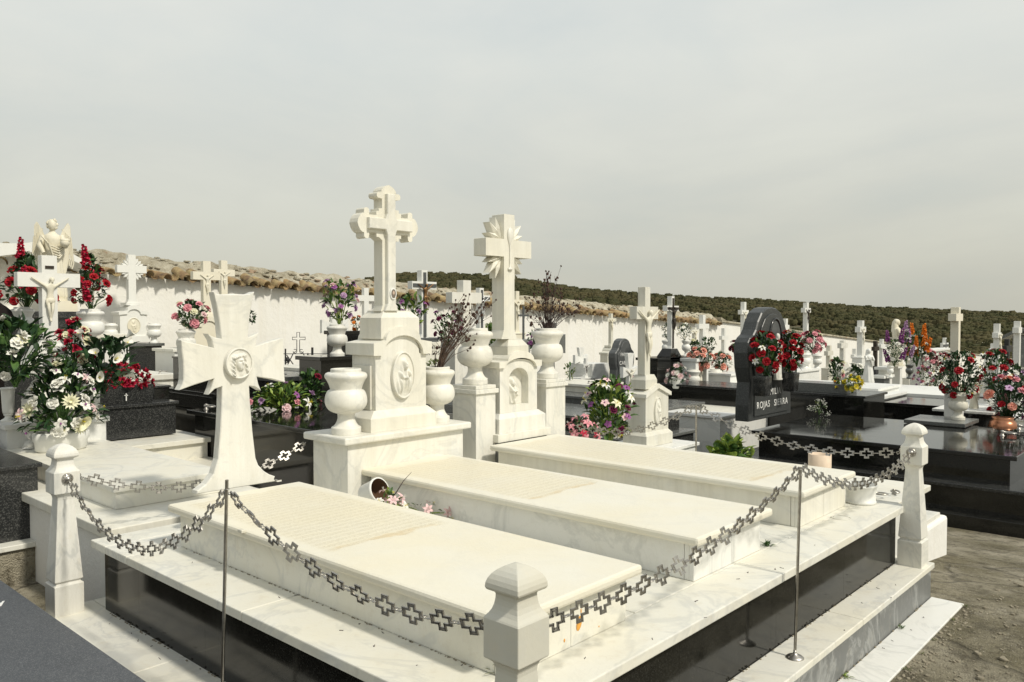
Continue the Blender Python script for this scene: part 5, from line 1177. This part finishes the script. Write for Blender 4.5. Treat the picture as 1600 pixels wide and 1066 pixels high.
# black arched headstone FAMILIA
def archstone(label,px,X,top,bot,W_,mat,texts,th=.14,edge=None):
    y=Yx(px,X); zt,zb=Z(px,top,X),Z(px,bot,X); h=zt-zb; a=W_/2
    H_=[(.92,0),(.92,.14),(.86,.34),(.97,.47),(1.0,.60),(.97,.69),(.88,.73),(.76,.755),(.66,.80),(.58,.87),(.42,.95),(.2,.99)]
    o=[(y+p*a,zb+q*h) for p,q in H_]+[(y,zt)]+[(y-p*a,zb+q*h) for p,q in H_[::-1]]
    t=thing('arched_headstone',label,'headstone',(X,y,zb)); MB().prismxt(o,X-th,X,.012).build('stone',[mat],t)
    i=[(y+p*a*.82,zb+(.04+q*.90)*h) for p,q in H_]+[(y,zb+.94*h)]+[(y-p*a*.82,zb+(.04+q*.90)*h) for p,q in H_[::-1]]
    MB().prismxt(i,X+.0005,X+.018,.004).build('front_panel',[mat],t)
    for q_ in texts: textmesh(q_[0],q_[1],'letter_white',t,facing_x(Vector((X+.019,y+(q_[3] if len(q_)>3 else 0),zb+q_[2]*h))-Vector(t.location)))
    return t,y,zb,h
archstone('black arched headstone lettered FAMILIA near the white wall',977,-4.1,529,602,.56,'inlay_grey',[('FAMILIA',.078,.66),('CAB',.085,.48,-.10)])
tomb('black tomb in front of the FAMILIA arched headstone',-4.05,-2.6,Yx(955,-4.0),Yx(1000,-4.0),Z(980,606,-3.6),None,'black_granite','black_granite')
flared('small white flared cross with a figure in front of the black arched headstone',986,-2.2,552,640,.33,'marble_clean',corp=.30)
bqp('bouquet','pink and red roses either side of the small flared cross',966,1000,586,606,-2.5,[('rose','palepink',4,.03),('rose','crimson',3,.025)],leaves=24,lsize=.05,seed=72)
bqp('bouquet','tall purple orchids and white lilies with fresh leaves left of the crucifix pedestal',912,992,592,690,-.35,[('orchid','purple',6,.036),('orchid','palepink',7,.036),('lily','white',6,.048),('lily','cream',5,.048),('rose','burgundy',6,.032)],leaves=170,lsize=.10,lm='leaf_mid',lm2='leaf_lime',seed=73,shape='ball')
bqp('bouquet','pink stargazer lilies just beyond the right slab',882,936,650,690,-.25,[('lily','pink',10,.042),('lily','crimson',3,.03)],leaves=40,lsize=.05,lm='leaf_mid',lm2='leaf_dark',seed=74,shape='spread')
# ---- marble crucifix with carved pedestal
X=-.42; HS=thing('marble_crucifix','tall old marble crucifix on a gabled pedestal beyond the right slab','headstone',(X,Yx(1027,X),-.15)); yv=lambda px: Yx(px,X); zv=lambda py,px=1020: Z(px,py,X)
y0,y1=yv(1009.5),yv(1045); m_=(y0+y1)/2; zb=zv(693)
mb=MB(); mb.box(X-.22,X+.03,y0-.03,y1+.03,zb-.02,zv(680)); mb.loft([sqr(X-.22,X+.03,y0-.03,y1+.03,zv(680)+.0005),sqr(X-.19,X,y0,y1,zv(674))]); mb.build('pedestal_base',['marble_old'],HS,.003)
MB().prismx([(y0,zv(674)),(y1,zv(674)),(y1,zv(619)),(m_,zv(606)),(y0,zv(619))],X-.185,X).build('pedestal_body',['marble_old'],HS,.002)
e=.022; MB().prismx([(y0-e,zv(621)),(y0-e,zv(615)),(m_,zv(600)),(y1+e,zv(615)),(y1+e,zv(621)),(m_,zv(607))],X-.21,X+.02).build('gable_cap',['marble_warm'],HS,.002)
w1=(y1-y0)*.25; yc=(yv(1011)+yv(1021.5))/2; mf=(m_+yc*2)/3+.006; mb=MB(); mb.box(X-.17,X-.015,mf-w1,mf+w1,zv(608),zv(594)); mb.loft([sqr(X-.17,X-.015,mf-w1,mf+w1,zv(594)+.0005),sqr(X-.14,X-.03,mf-w1*.75,mf+w1*.75,zv(586))]); mb.build('cross_foot',['marble_old'],HS,.002)
o=MB().merge(relief(0,0,.052,.115,0,mother_h,.022,44),Matrix.Translation((X+.014,m_,zv(643)))).build('oval_relief',['marble_warm'],HS)
yc=(yv(1011)+yv(1021.5))/2; crossgeo(HS,yc+.01,X-.035,zv(586),zv(448.5),zv(489),.345,.083,.075,'marble_old',corp=(.44,'statue_cream'),ah=.11)
tomb('white plinth under the tall marble crucifix',-.80,-.22,y0-.12,y1+.22,zb-.021,-.7,'marble_clean','marble_clean',.03,.02)
o=bouquet('shrub','pale green leafy plant growing behind the chains on the right',(at(1140,715,y=4.2).x,4.2,-.45),.62,.36,[('rose','white',1,.01)],150,.15,'leaf_lime','leaf_mid',seed=76,shape='spread',cat='plant',wy=.5)
tomb('dark soil bed kerb holding the pale green plant',-.2,.8,3.95,5.2,-.52,-.9,'black_granite','black_granite',.03,.03)
# granite block T5
tomb('speckled granite double-step tomb behind the far steel post',-3.1,-1.0,4.35,5.30,-.04,None,'slate_granite','dark_granite',.03,.02,step=(.17,.12),stepm='slate_granite')
# ---- row behind: dark inlay cross on black
hs('white cross with black crucifix standing on a black pedestal',1054,-3.3,463,482,545,562,span=.36,w=.085,dep=.08,pw=.34,mat='white_paint',inlay='dark_bronze',corp=(.40,'dark_bronze'),ped='taper',pmat='black_granite')
X=-3.3; BH=thing('black_headstone','wide black headstone block with a framed nameplate and two white vases','headstone',(X,Yx(1054,X),Z(1054,620,X))); y0,y1=Yx(1027,X),Yx(1082,X)
MB().box(X-.35,X,y0,y1,Z(1054,625,X),Z(1054,562,X)).build('block',['black_granite'],BH,.004); MB().box(X-.38,X+.03,y0-.03,y1+.03,Z(1054,562,X)+.0005,Z(1054,558,X)).build('cap',['black_granite'],BH,.004)
ya,yb_=Yx(1052,X),Yx(1076,X); MB().box(X+.0005,X+.012,ya,yb_,Z(1064,581,X),Z(1064,566,X)).build('nameplate',['inlay_grey'],BH)
textmesh('FAMILIA',.07,'letter_white',BH,facing_x(Vector((X+.013,(ya+yb_)/2,Z(1064,572,X)))-Vector(BH.location)))
urn_px(1041,532,558,X-.15,mat='white_paint',kind='u2',label='white vase left of the black crucifix pedestal'); urn_px(1072,532,558,X-.15,mat='white_paint',kind='u2',label='white vase right of the black crucifix pedestal')
bqp('bouquet','white lilies left of the black crucifix',1034,1054,506,533,X-.15,[('lily','white',9,.042)],leaves=40,lsize=.06,seed=78)
bqp('bouquet','white lilies right of the black crucifix',1058,1080,506,533,X-.15,[('lily','white',9,.042)],leaves=40,lsize=.06,seed=79)
tomb('black ledge tomb in front of the nameplate headstone',X+.02,-1.6,y0,y1,Z(1054,604,X),None,'slate_granite','black_granite',.05,.03)
t=urn((-2.7,Yx(1058,-2.7),Z(1058,607,-2.7)),.16,'white_paint','round white pot of pink and white flowers on the black ledge','pot')
bqp('bouquet','pink and white chrysanthemums in the round white pot',1040,1076,570,597,-2.7,[('daisy','palepink',8,.05),('daisy','white',6,.045)],leaves=40,lsize=.08,seed=80,shape='spread')
# niche with statue and urns
X=-2.9; zt=Z(1100,610,X); y0,y1=Yx(1068,X),Yx(1125,X)
tomb('white marble plinth under the niche with two urns',X-.5,X+.02,Yx(1086,X),y1,zt,None,'marble_clean','marble_clean',.04,.03)
NI=thing('statue_niche','white block niche holding a golden stone figure between two urns','shrine',(X,Yx(1103,X),zt)); ya,yb_=Yx(1092,X),Yx(1112,X); zn=Z(1100,560,X)
mb=MB(); mb.box(X-.3,X-.05,ya,ya+.10,zt+.03,zn-.05); mb.box(X-.3,X-.05,yb_-.06,yb_,zt+.03,zn-.05); mb.box(X-.3,X-.24,ya+.1005,yb_-.0605,zt+.03,zn-.05); mb.box(X-.32,X-.02,ya-.02,yb_+.02,zn-.0495,zn); mb.box(X-.3,X-.02,ya-.05,yb_+.05,zt,zt+.0295)
mb.build('niche',['white_paint'],NI,.003)
o=robed(n=32).build('figure',['statue_cream']); o.parent=NI; o.location=Vector((X-.10,(ya+yb_)/2+.02,zt+.045))-parent_loc(NI); k=zn-zt-.12; o.scale=(k*.8,k*.8,k)
urn_px(1083,577,611,X-.1,mat='marble_face',label='large urn of coral roses left of the statue niche'); urn_px(1117,577,611,X-.1,mat='marble_face',label='large urn of coral roses right of the statue niche')
bqp('bouquet','coral roses with white sprigs left above the statue niche',1076,1112,543,580,X-.1,[('rose','peach',12,.05),('sprig','white',8,.05)],leaves=90,lsize=.09,seed=81)
bqp('bouquet','coral roses with white sprigs right above the statue niche',1114,1142,552,582,X-.1,[('rose','peach',8,.05),('sprig','white',5,.05)],leaves=60,lsize=.09,seed=82)
bqp('bouquet','dark red and green foliage arrangement under the far white cross',1072,1098,532,556,-4.2,[('rose','darkred',4,.05),('rose','cream',2,.04)],leaves=60,lsize=.10,seed=83)
bqp('bouquet','loose green branches right of the far white cross',1096,1118,528,556,-4.4,[('rose','white',2,.04)],leaves=60,lsize=.09,seed=84,shape='fan',lm='leaf_dark',lm2='leaf_mid')
tomb('marble slab in front of the niche plinth',X,-1.25,Yx(1100,-1.5),Yx(1170,-1.8),Z(1140,636,-1.8),None,'marble_warm','marble_clean',.03,.03)
tomb('lower white slab box before the black arched tomb',-2.0,-1.1,Yx(1128,-1.1),Yx(1156,-1.1),Z(1135,650,-1.1),None,'marble_clean','marble_clean',.03,.03)
hs('large white cross far behind the coral roses, at the end of the tiled wall',1102,-7.2,492,510,575,600,span=.55,w=.13,dep=.12,pw=.5,mat='white_paint',ped='block')
hs('small pale crucifix in front of the large far cross',1089,-5.6,512,518,560,585,span=.33,w=.08,dep=.07,pw=.3,mat='marble_face',corp=(.3,'statue_cream'),ped='block')
hs('far white cross halfway along the plain wall',1135,-7.5,513,528,565,600,span=.38,w=.11,dep=.1,pw=.4,mat='white_paint',ped='block')
X=-2.6; tomb('white pillar carrying an urn left of the black carved headstone',X-.45,X,Yx(1143,X),Yx(1168,X),Z(1155,583,X),None,'marble_clean','marble_clean',.035,.03,cat='pillar',name='urn_pillar')
tomb('black tomb around the foot of the white urn pillar',X-1.6,X+.6,Yx(1112,X),Yx(1190,X),Z(1145,617,X+.5),None,'black_granite','black_granite',.04,.03,step=(.25,.2))
urn_px(1157,557,583,X-.2,mat='white_paint',label='white urn on the pillar left of the black carved headstone')
bqp('bouquet','white and dark red roses left of the black carved headstone',1142,1170,532,559,X-.2,[('rose','white',6,.05),('rose','darkred',8,.05)],leaves=50,lsize=.08,seed=85)
hs('tall white cross left of the black carved headstone against the hill',1166,-6.6,472,488,560,600,span=.42,w=.12,dep=.11,pw=.4,mat='white_paint',corp=(.4,'statue_cream'),ped='block')
# ---- ROJAS SIERRA
X=-.42
t,y,zb,h=archstone('big black carved headstone with white family lettering and red roses in two planters',1206,X,480,652,1.16,'matte_granite',[('FAMILIA',.10,.235),('ROJAS',.102,.13,-.235),('SIERRA',.102,.13,.215)],th=.16)
RS=t
zc=zb+.70*h
MB().tube([(X+.022,y+.05+.155*math.cos(a),zc-.02+ (.26*math.sin(a) if math.sin(a)>0 else 0)) for a in [PI*k/16 for k in range(17)]],.014,6).build('niche_frame',['dark_granite'],RS)
MB().prismx([(y+.05+.135*math.cos(PI*k/14),zc-.02+.235*math.sin(PI*k/14)) for k in range(15)]+[(y-.085,zc-.28),(y+.185,zc-.28)],X+.0185,X+.024).build('niche_panel',['inlay_grey'],RS)
o=robed(n=32).build('figure',['marble_face']); o.parent=RS; o.location=Vector((X+.06,y+.03,zc-.42))-parent_loc(RS); o.scale=(.30,.40,.50); 
mb=MB()
for k in range(10): mb.ell((X+.03,y-.03+.016*k,zb+.405*h+.02*math.sin(k)),(.012,.016,.02),6,5,jit=.3)
mb.build('hands_ornament',['silver_metal'],RS)
for i,(px,w_2) in enumerate(((1192,.13),(1236,.15))):
    mb=MB().lathe([(.075,0),(.09,.02),(.10,.14),(.105,.21),(.09,.21),(.08,.17),(0,.17)],(X+.14,Yx(px,X+.14),zb+.235*h+.0),4,rot=PI/4); mb.build('planter',['dark_granite'],RS,.004)
zp=zb+.235*h+.19
for lab,px,sd,nw in (('red and white roses spilling from the left planter of the black carved headstone',1197,91,4),('red roses in the right planter of the black carved headstone',1237,92,2)):
    bouquet('bouquet',lab,(X+.14,Yx(px,X+.14),zp),.34 if sd==91 else .26,.46,[('rose','red',15,.044),('lily','white',nw,.042)],90,.09,'leaf_dark','leaf_mid',seed=sd)
RT_=thing('polished_tomb','long black polished two-tier tomb with the carved headstone at its left end','tomb',(.8,6.3,-.8))
MB().box(-.4,2.03,5.70,7.70,-.245,-.205).build('lid',['dark_granite'],RT_,.006); MB().box(-.34,1.97,5.76,7.65,-.475,-.2455).build('upper_sides',['black_granite'],RT_)
MB().box(-.6,2.65,5.55,7.8,-.51,-.4755).build('ledge',['dark_granite'],RT_,.006); MB().box(-.56,2.6,5.60,7.76,-.72,-.5105).build('lower_sides',['black_granite'],RT_); MB().box(-.65,2.75,5.44,7.85,-1.1,-.7205).build('footing',['black_granite'],RT_,.004)
for o in RT_.children:
    if o.name.startswith('lid'): o.data.materials.clear(); o.data.materials.append(MATS['black_granite'])
for px,py,rz_ in ((1193,646,-20),(1238,632,-25),(1566,681,-5),(1592,671,-5)):
    p=at(px,py,z=-.205); ringhandle('%s chrome handle on the long black tomb, %s'%(('front','rear')[py in(632,671)],'by the carved headstone' if px<1300 else 'at its right end'),(p.x,p.y,-.2045),.062,R(rz_),grp='chrome handles on the long black tomb',lean=.1,s=1.9)
bqp('bouquet','spray of tiny white flowers on the far side of the black tomb',1266,1294,628,646,Y=7.4,fl=[('sprig','white',6,.04)],leaves=14,lsize=.05,lm='leaf_olive',seed=95,shape='spread')
# ---- behind ROJAS
hs('small white cross between the black carved headstone and the plain wall',1231,-8.2,498,511,545,580,span=.42,w=.14,dep=.12,pw=.4,mat='white_paint',ped='block')
hs('tall white crucifix rising above the pink bouquet against the hill',1264,-5.2,473,485,560,600,span=.40,w=.12,dep=.11,pw=.4,mat='white_paint',corp=(.42,'dark_bronze'),ped='block')
X=-2.6; tomb('white pillar base with urns right of the black carved headstone',X-.6,X,Yx(1246,X),Yx(1284,X),Z(1262,578,X),None,'marble_clean','marble_clean',.04,.03,cat='pillar',name='urn_pillar')
urn_px(1258,551,578,X-.2,mat='white_paint',label='left white urn of the pink bouquet, right of the red roses'); urn_px(1276,553,578,X-.35,mat='white_paint',label='right white urn of the pink bouquet')
bqp('bouquet','bushy pink roses in the urn right of the black carved headstone',1250,1287,519,553,X-.25,[('rose','pink',11,.065),('rose','darkred',4,.05),('rose','cream',3,.05)],leaves=80,lsize=.10,seed=96)
t=thing('marble_tablet','slim white tablet between the two urns of the pink bouquet','grave marker',(X-.2,Yx(1268,X),Z(1268,578,X))); MB().box(X-.3,X-.2,Yx(1264,X-.2),Yx(1271,X-.2),Z(1268,578,X),Z(1268,553,X)).build('tablet',['white_paint'],t)
tomb('long pale slab running right from the pink bouquet pillar',X,-.55,10.2,11.3,Z(1300,600,-1.4),None,'marble_clean','marble_clean',.04,.03)
tomb('black-based tomb with a thick white marble lid, middle right',-2.9,-.35,9.55,10.9,-.14,-.34,'marble_clean','marble_clean',.045,.04,rings=1)
tomb('shiny black base under the thick white marble lid',-3.1,-.15,9.4,11.0,-.345,None,'black_granite','black_granite',.03,.01,name='footing')
tomb('white footing strip in front of the shiny black base',-3.0,.10,9.1,11.2,-.66,None,'marble_clean','marble_grey',.035,.02,name='footing')
X=0.0; tomb('black polished tomb holding the planter of yellow flowers',-3.0,X,8.0,8.85,Z(1340,622,X),None,'dark_granite','black_granite',.03,.03)
pz=Z(1340,622,X); t=thing('grey_planter','grey granite box of yellow flowers on the black tomb','planter',(-.45,8.3,pz+.0005)); MB().box(-.7,.18,-.18,.18,0,.12).build('box',['slate_granite'],None,.004).parent=t
bqp('bouquet','bright yellow flowers in the grey granite box',1318,1345,588,612,-.2,[('daisy','yellow',12,.04),('carn','yellow',10,.035)],leaves=60,lsize=.05,lm='leaf_lime',lm2='leaf_mid',seed=97)
bqp('bouquet','faded orange-yellow leaves left of the bright yellow flowers',1300,1322,596,616,-.4,[('carn','yellow',3,.03),('carn','orange',2,.02)],leaves=60,lsize=.06,lm='leaf_olive',lm2='leaf_lime',seed=98)
hs('pale cross with an octagonal base before the plain wall',1322,-4.0,532,540,566,600,span=.44,w=.13,dep=.1,pw=.58,mat='marble_face',ped='oct')
bqp('bouquet','dark green and pink arrangement left of the octagonal base',1295,1318,560,598,-3.4,[('rose','pink',3,.06),('rose','cream',3,.06)],leaves=60,lsize=.13,seed=99)
bqp('bouquet','white roses with dark leaves right of the octagonal base',1325,1352,570,600,-2.6,[('rose','white',8,.07)],leaves=60,lsize=.12,seed=100)
hs('white crucifix with bronze-toned figure standing left of the praying statue',1351,-3.2,501,515,558,595,span=.40,w=.13,dep=.12,pw=.36,mat='white_paint',corp=(.42,'statue_cream'),ped='block')
def statue(label,px,X,top,bot,mat='statue_cream',rz=-30,**k):
    y=Yx(px,X); zb=Z(px,bot,X); h=Z(px,top,X)-zb; t=thing('statue',label,'statue',(X,y,zb)); o=robed(n=36,**k).build('figure',[mat]); o.parent=t; s_=h/1.02; o.scale=(s_,s_,s_); o.location=(0,0,.03*s_); o.rotation_euler=(0,0,R(rz)); return t
statue('white pilgrim statuette on the thick white lid among white roses',1358,-2.2,545,600,'white_paint')
hs('dark wooden-looking cross left of the praying statue',1373,-3.2,533,545,575,605,span=.34,w=.10,dep=.08,pw=.5,mat='dark_bronze',pmat='iron_black',ped='taper')
hs('white cross peeping behind the dark cross',1382,-5.0,530,541,575,605,span=.40,w=.12,dep=.1,pw=.4,mat='white_paint',ped='block')
statue('tall cream statue of a praying woman with a halo spike among flowers',1401,-2.6,499,572,'statue_cream',rz=20)
X=-2.6; NJ=thing('statue_shrine','white openwork shrine under the praying statue','shrine',(X,Yx(1404,X),Z(1404,608,X))); y0,y1=Yx(1388,X),Yx(1412,X); z0,z1=Z(1404,610,X),Z(1404,572,X)
mb=MB(); mb.box(X-.3,X,y0,y1,z1-.06,z1); mb.box(X-.28,X-.02,y0+.25,y0+.40,z0,z1-.0605); mb.box(X-.28,X-.02,y1-.15,y1-.0,z0,z1-.0605); mb.box(X-.3,X+.02,y0-.3,y0+.45,z0+.34,z0+.40); mb.build('frame',['white_paint'],NJ,.004); MB().box(X-.27,X-.05,y0-.1,y0+.249,z0,z0+.3395).build('panel',['inlay_grey'],NJ)
urn_px(1391,572,590,X+.1,mat='white_paint',kind='u2',label='white urn left of the openwork shrine'); urn_px(1421,570,592,X-.5,mat='slate_granite',kind='u2',label='grey urn right of the openwork shrine')
bqp('bouquet','purple gladioli and white roses in front of the praying statue',1382,1412,530,572,X+.15,[('spike','purple',3,.09),('rose','white',10,.05)],leaves=80,lsize=.09,seed=101)
bqp('bouquet','tall lilac spikes right of the praying statue',1408,1424,515,570,X-.1,[('spike','lilac',3,.09),('rose','white',4,.05)],leaves=50,lsize=.09,seed=102,shape='cone')
bqp('bouquet','orange gladioli with white flowers in the grey urn',1418,1447,518,572,X-.5,[('spike','orange',6,.10),('rose','white',7,.06)],leaves=110,lsize=.11,seed=103)
bqp('bouquet','mauve hydrangeas below the orange gladioli',1430,1456,574,608,X+.3,[('carn','pink',9,.06),('carn','lilac',7,.06)],leaves=40,lsize=.08,seed=104)
X=-3.4; NW=thing('flower_wall','white niche wall packed with pink, white and red bouquets','shrine',(X,Yx(1462,X),Z(1462,610,X))); MB().box(X-.3,X,Yx(1440,X),Yx(1482,X),Z(1462,620,X),Z(1462,549,X)).build('wall',['white_paint'],NW,.004); MB().box(X-.35,X+.06,Yx(1438,X),Yx(1484,X),Z(1462,549,X)+.0005,Z(1462,546,X)).build('coping',['white_paint'],NW,.004)
bqp('bouquet','upper left pink and white bouquet hanging on the white niche wall',1438,1462,548,582,X+.15,[('rose','pink',9,.08),('rose','white',8,.08),('rose','darkred',4,.07)],leaves=70,lsize=.12,seed=105)
bqp('bouquet','upper right cream and pink bouquet on the white niche wall',1460,1486,552,588,X+.2,[('rose','pink',7,.08),('rose','white',9,.08),('rose','darkred',4,.07)],leaves=70,lsize=.12,seed=106)
bqp('bouquet','white lilies with broad leaves under the niche wall',1450,1474,580,606,X+.6,[('lily','white',6,.10)],leaves=50,lsize=.13,seed=107)
tomb('long white lid right of the shiny black base',-1.9,-.2,11.9,13.2,Z(1450,605,-.6),None,'marble_clean','marble_clean',.05,.04)
tomb('lower white lid with small handles right of the shiny black base',-1.6,.35,10.9,11.75,Z(1450,622,.1),None,'white_paint','marble_clean',.05,.04,step=(.28,.02),stepm='black_granite')
tomb('black tomb behind the large rose urn',-1.0,.9,9.6,10.7,Z(1470,637,.5),None,'black_granite','black_granite',.04,.03)
hs('white stepped outline cross left of the big square cross',1480,-5.0,528,540,575,610,span=.8,w=.2,dep=.1,pw=.6,mat='white_paint',inlay='inlay_grey',ped='block')
# ---- big square cross + urn
X=1.05
y_=Yx(1504,X); hs('big square-sectioned cream cross behind the large red rose bouquet',1504,X,480,496,610,655,span=.30,w=.085,dep=.085,pw=.16,pd=.16,mat='plaster_cream',ped='block',pmat='marble_clean')
zt=Z(1510,655,X+.1); cr_=at(1508,663,z=zt); tomb('grey slab ledge carrying the large rose urn',cr_.x-.62,cr_.x,cr_.y,cr_.y+.62,zt,None,'slate_granite','marble_clean',.04,.05)
zu=zt+.001; _u=at(1497,656,z=zu); XU=_u.x; yu=_u.y; hu=Z(1497,613,XU)-zu; urn((XU,yu,zu),hu,'marble_old','large barrel-shaped marble urn of red roses beside the right bollard','u1')
bqp('bouquet','large bouquet of red roses and white lilies in the barrel-shaped urn',1466,1532,550,630,XU,[('rose','red',13,.040),('lily','white',5,.045),('carn','white',9,.025),('sprig','cream',8,.03)],leaves=190,lsize=.075,lm='leaf_dark',lm2='leaf_dark',seed=111)
statue('small cream statuette of a robed woman behind the large rose urn',1524,X+.02,600,650,'statue_cream',rz=-40)
bqp('bouquet','red roses and white stargazer lilies right of the big square cross',1528,1578,548,618,X+.1,[('rose','red',11,.042),('lily','white',6,.05),('carn','white',4,.025)],leaves=120,lsize=.085,lm='leaf_dark',lm2='leaf_mid',seed=112)
urn_px(1548,616,640,X+.1,mat='white_paint',kind='u2',label='white vase under the right red and white bouquet')
tomb('white ledge under the vase of red and white roses',X-.35,X+.30,Yx(1540,X+.2),Yx(1570,X+.2),Z(1548,640,X+.2),None,'marble_clean','black_granite',.03,.03)
XC_=1.45; t=thing('copper_vase','copper vase of pink roses behind the right end of the black tomb','vase',(XC_,Yx(1570,XC_),-.35)); zz=Z(1570,651,XC_)-.2; 
MB().lathe([(.07,0),(.13,.03),(.15,.09),(.13,.15),(.10,.18),(.115,.20),(.10,.20),(0,.17)],(XC_,Yx(1570,XC_),zz),28).build('vase_body',['copper'],t)
bqp('bouquet','pink and red roses with purple orchids in the copper vase',1543,1612,592,662,XC_,[('rose','peach',6,.055),('rose','pink',6,.05),('orchid','lilac',5,.045),('rose','red',5,.038),('carn','white',4,.03)],leaves=170,lsize=.085,lm='leaf_dark',lm2='leaf_dark',seed=113)
tomb('dark stand under the copper vase',XC_-.3,XC_+.6,Yx(1570,XC_)-.2,Yx(1570,XC_)+.35,zz-.001,None,'black_granite','black_granite',.03,.02)
p=at(1555,668,x=1.3); t=thing('white_rod','thin white painted rod standing beside the copper vase','post',(p.x,p.y,p.z-.1)); MB().tube([p-Vector((0,0,.1)),at(1557,588,x=1.3)],.012,8).build('rod',['white_paint'],t)
X=-.9; hs('white crucifix with cream figure near the right edge',1565,X+.2,506,524,604,640,span=.36,w=.12,dep=.12,pw=.34,mat='white_paint',corp=(.50,'statue_cream'),ped='taper')
hs('white cross cut close to the right edge of the view',1597,X+.4,502,516,592,640,span=.40,w=.14,dep=.13,pw=.36,mat='white_paint',ped='block')
hs('dark cross outlined in white left of the crucifix near the right edge',1556,-1.6,537,548,590,620,span=.55,w=.12,dep=.08,pw=.4,mat='white_paint',inlay='iron_black',ped='block')
bqp('bouquet','white and lilac roses between the two crosses at the right edge',1568,1600,570,620,-.2,[('rose','white',9,.07),('rose','lilac',6,.07)],leaves=90,lsize=.12,seed=114)
SH=thing('grey_shed','small grey-roofed shed behind the crosses at the right edge','shed',(-1.5,28,-3)); 
a_=at(1577,523,y=30); b_=at(1592,513,y=30); c_=at(1640,513,y=30)
MB().box(a_.x+.1,c_.x,30,33,-3.5,a_.z-.05).build('wall',['marble_grey'],SH); MB().loft([[(a_.x-.2,29.8,a_.z-.05),(b_.x,29.8,b_.z),(c_.x,29.8,c_.z),(c_.x,29.8,c_.z-.12),(b_.x,29.8,b_.z-.12),(a_.x-.2,29.8,a_.z-.17)],[(a_.x-.2,33.2,a_.z-.05),(b_.x,33.2,b_.z),(c_.x,33.2,c_.z),(c_.x,33.2,c_.z-.12),(b_.x,33.2,b_.z-.12),(a_.x-.2,33.2,a_.z-.17)]]).build('roof',['slate_granite'],SH)
hs('black cross silhouette between the two white crosses at the right edge',1580,-.9,530,545,600,640,span=.6,w=.16,dep=.1,pw=.4,mat='iron_black',ped='block')
# far rows behind the cluster so the aisle is not empty
rr=random.Random(77); labs=['pale','grey-veined','cream','bright white','weathered','plain']
cnt=0
for i,(X,px,top_,bot) in enumerate(((-5.5,1190,530,560),(-6.5,1210,528,560),(-6.0,1300,540,575),(-6.8,1340,545,575),(-5.2,1425,548,590),(-4.2,1520,552,600),(-4.8,1545,556,600),(-3.8,1590,560,600))):
    hs('%s small distant cross seen near %s'%(labs[i%6],('the black carved headstone','the red roses','the pink bouquet','the octagonal base','the orange gladioli','the big square cross','the right roses','the right edge')[i]),px,X,top_,top_+12,bot,bot+25,span=.45,w=.14,dep=.12,pw=.5,mat=('white_paint','marble_face','marble_old')[i%3],ped='block')
for i,(x0,y0) in enumerate(((-6.0,13.5),(-6.2,16.5),(-3.0,13.6),(-3.2,16.2),(-3.1,19.5),(-6.4,20),(-.6,14.5),(-.7,17.5),(-3.1,23),(-6.5,25),(-6.0,9.8),(-6.1,7.2),(-5.9,4.2),(-5.4,3.0))):
    m1,m2=(('marble_clean','marble_clean'),('black_granite','black_granite'),('slate_granite','marble_grey'))[i%3]
    tomb('%s tomb in the far rows, %s'%(('white','black','grey')[i%3],('behind the octagonal base','below the tall cross','behind the shrine','beside the niche wall','before the far hill','under the plain wall','behind the big square cross','by the right edge crosses','at the far end','in the last row','behind the coral roses','behind the small flared cross','behind the wide plain cross','behind the twigs')[i]),x0,x0+2.1,y0,y0+1.1,gz(y0)+.45,None,m1,m2,.05,.04)
# ------------------------------------------------------------------ light and sky
SUN_AZ=R(4) # measured from +x towards +y
SUN_EL=R(47)
sd=Vector((math.cos(SUN_EL)*math.cos(SUN_AZ),math.cos(SUN_EL)*math.sin(SUN_AZ),math.sin(SUN_EL)))
ld=bpy.data.lights.new('sun','SUN'); lo=bpy.data.objects.new('sun',ld); COL.objects.link(lo); ld.energy=3.0; ld.angle=R(4.5); ld.color=(1,.94,.82)
lo.rotation_euler=sd.to_track_quat('Z','Y').to_euler()
w=bpy.data.worlds.new('World'); scene.world=w; w.use_nodes=True; nt=w.node_tree; bg=nt.nodes['Background']
sky=nt.nodes.new('ShaderNodeTexSky'); sky.sky_type='NISHITA'; sky.sun_disc=False; sky.sun_elevation=SUN_EL; sky.sun_rotation=PI/2-SUN_AZ; sky.dust_density=3; sky.air_density=1.2
tc=N(nt,'ShaderNodeTexCoord'); mp=N(nt,'ShaderNodeMapping'); mp.inputs['Scale'].default_value=(.8,1.1,2.4); mp.inputs['Rotation'].default_value=(.25,-.3,.2); L(nt,tc.outputs['Generated'],mp.inputs[0])
n1=noise(nt,mp.outputs[0],1.5,6,.5,.8); n2=noise(nt,mp.outputs[0],4.5,6,.6,.4)
sep=N(nt,'ShaderNodeSeparateXYZ'); L(nt,tc.outputs['Generated'],sep.inputs[0])
grad=ramp(nt,sep.outputs[2],[(0,(5.0,4.95,4.25)),(.10,(5.6,5.6,4.95)),(.30,(6.9,7.0,6.45)),(.50,(6.6,6.9,6.8)),(1,(4.0,4.15,4.15))])
f=mul(nt,mul(nt,n1,.75),mul(nt,n2,.25),'ADD'); fr=ramp(nt,f,[(.36,(.90,.93,.96)),(.50,(1.0,1.0,1.0)),(.60,(1.07,1.065,1.05))])
cl=mix(nt,1.,grad,fr,'MULTIPLY')
final=mix(nt,.90,sky.outputs[0],cl)
L(nt,final,bg.inputs['Color']); bg.inputs['Strength'].default_value=.108
scene.render.engine='CYCLES'; scene.render.resolution_x=1024; scene.render.resolution_y=682
scene.view_settings.view_transform='Standard'; scene.view_settings.look='None'; scene.view_settings.exposure=.09; scene.view_settings.gamma=1
scene.cycles.max_bounces=8; scene.cycles.diffuse_bounces=4
bpy.context.view_layer.update()
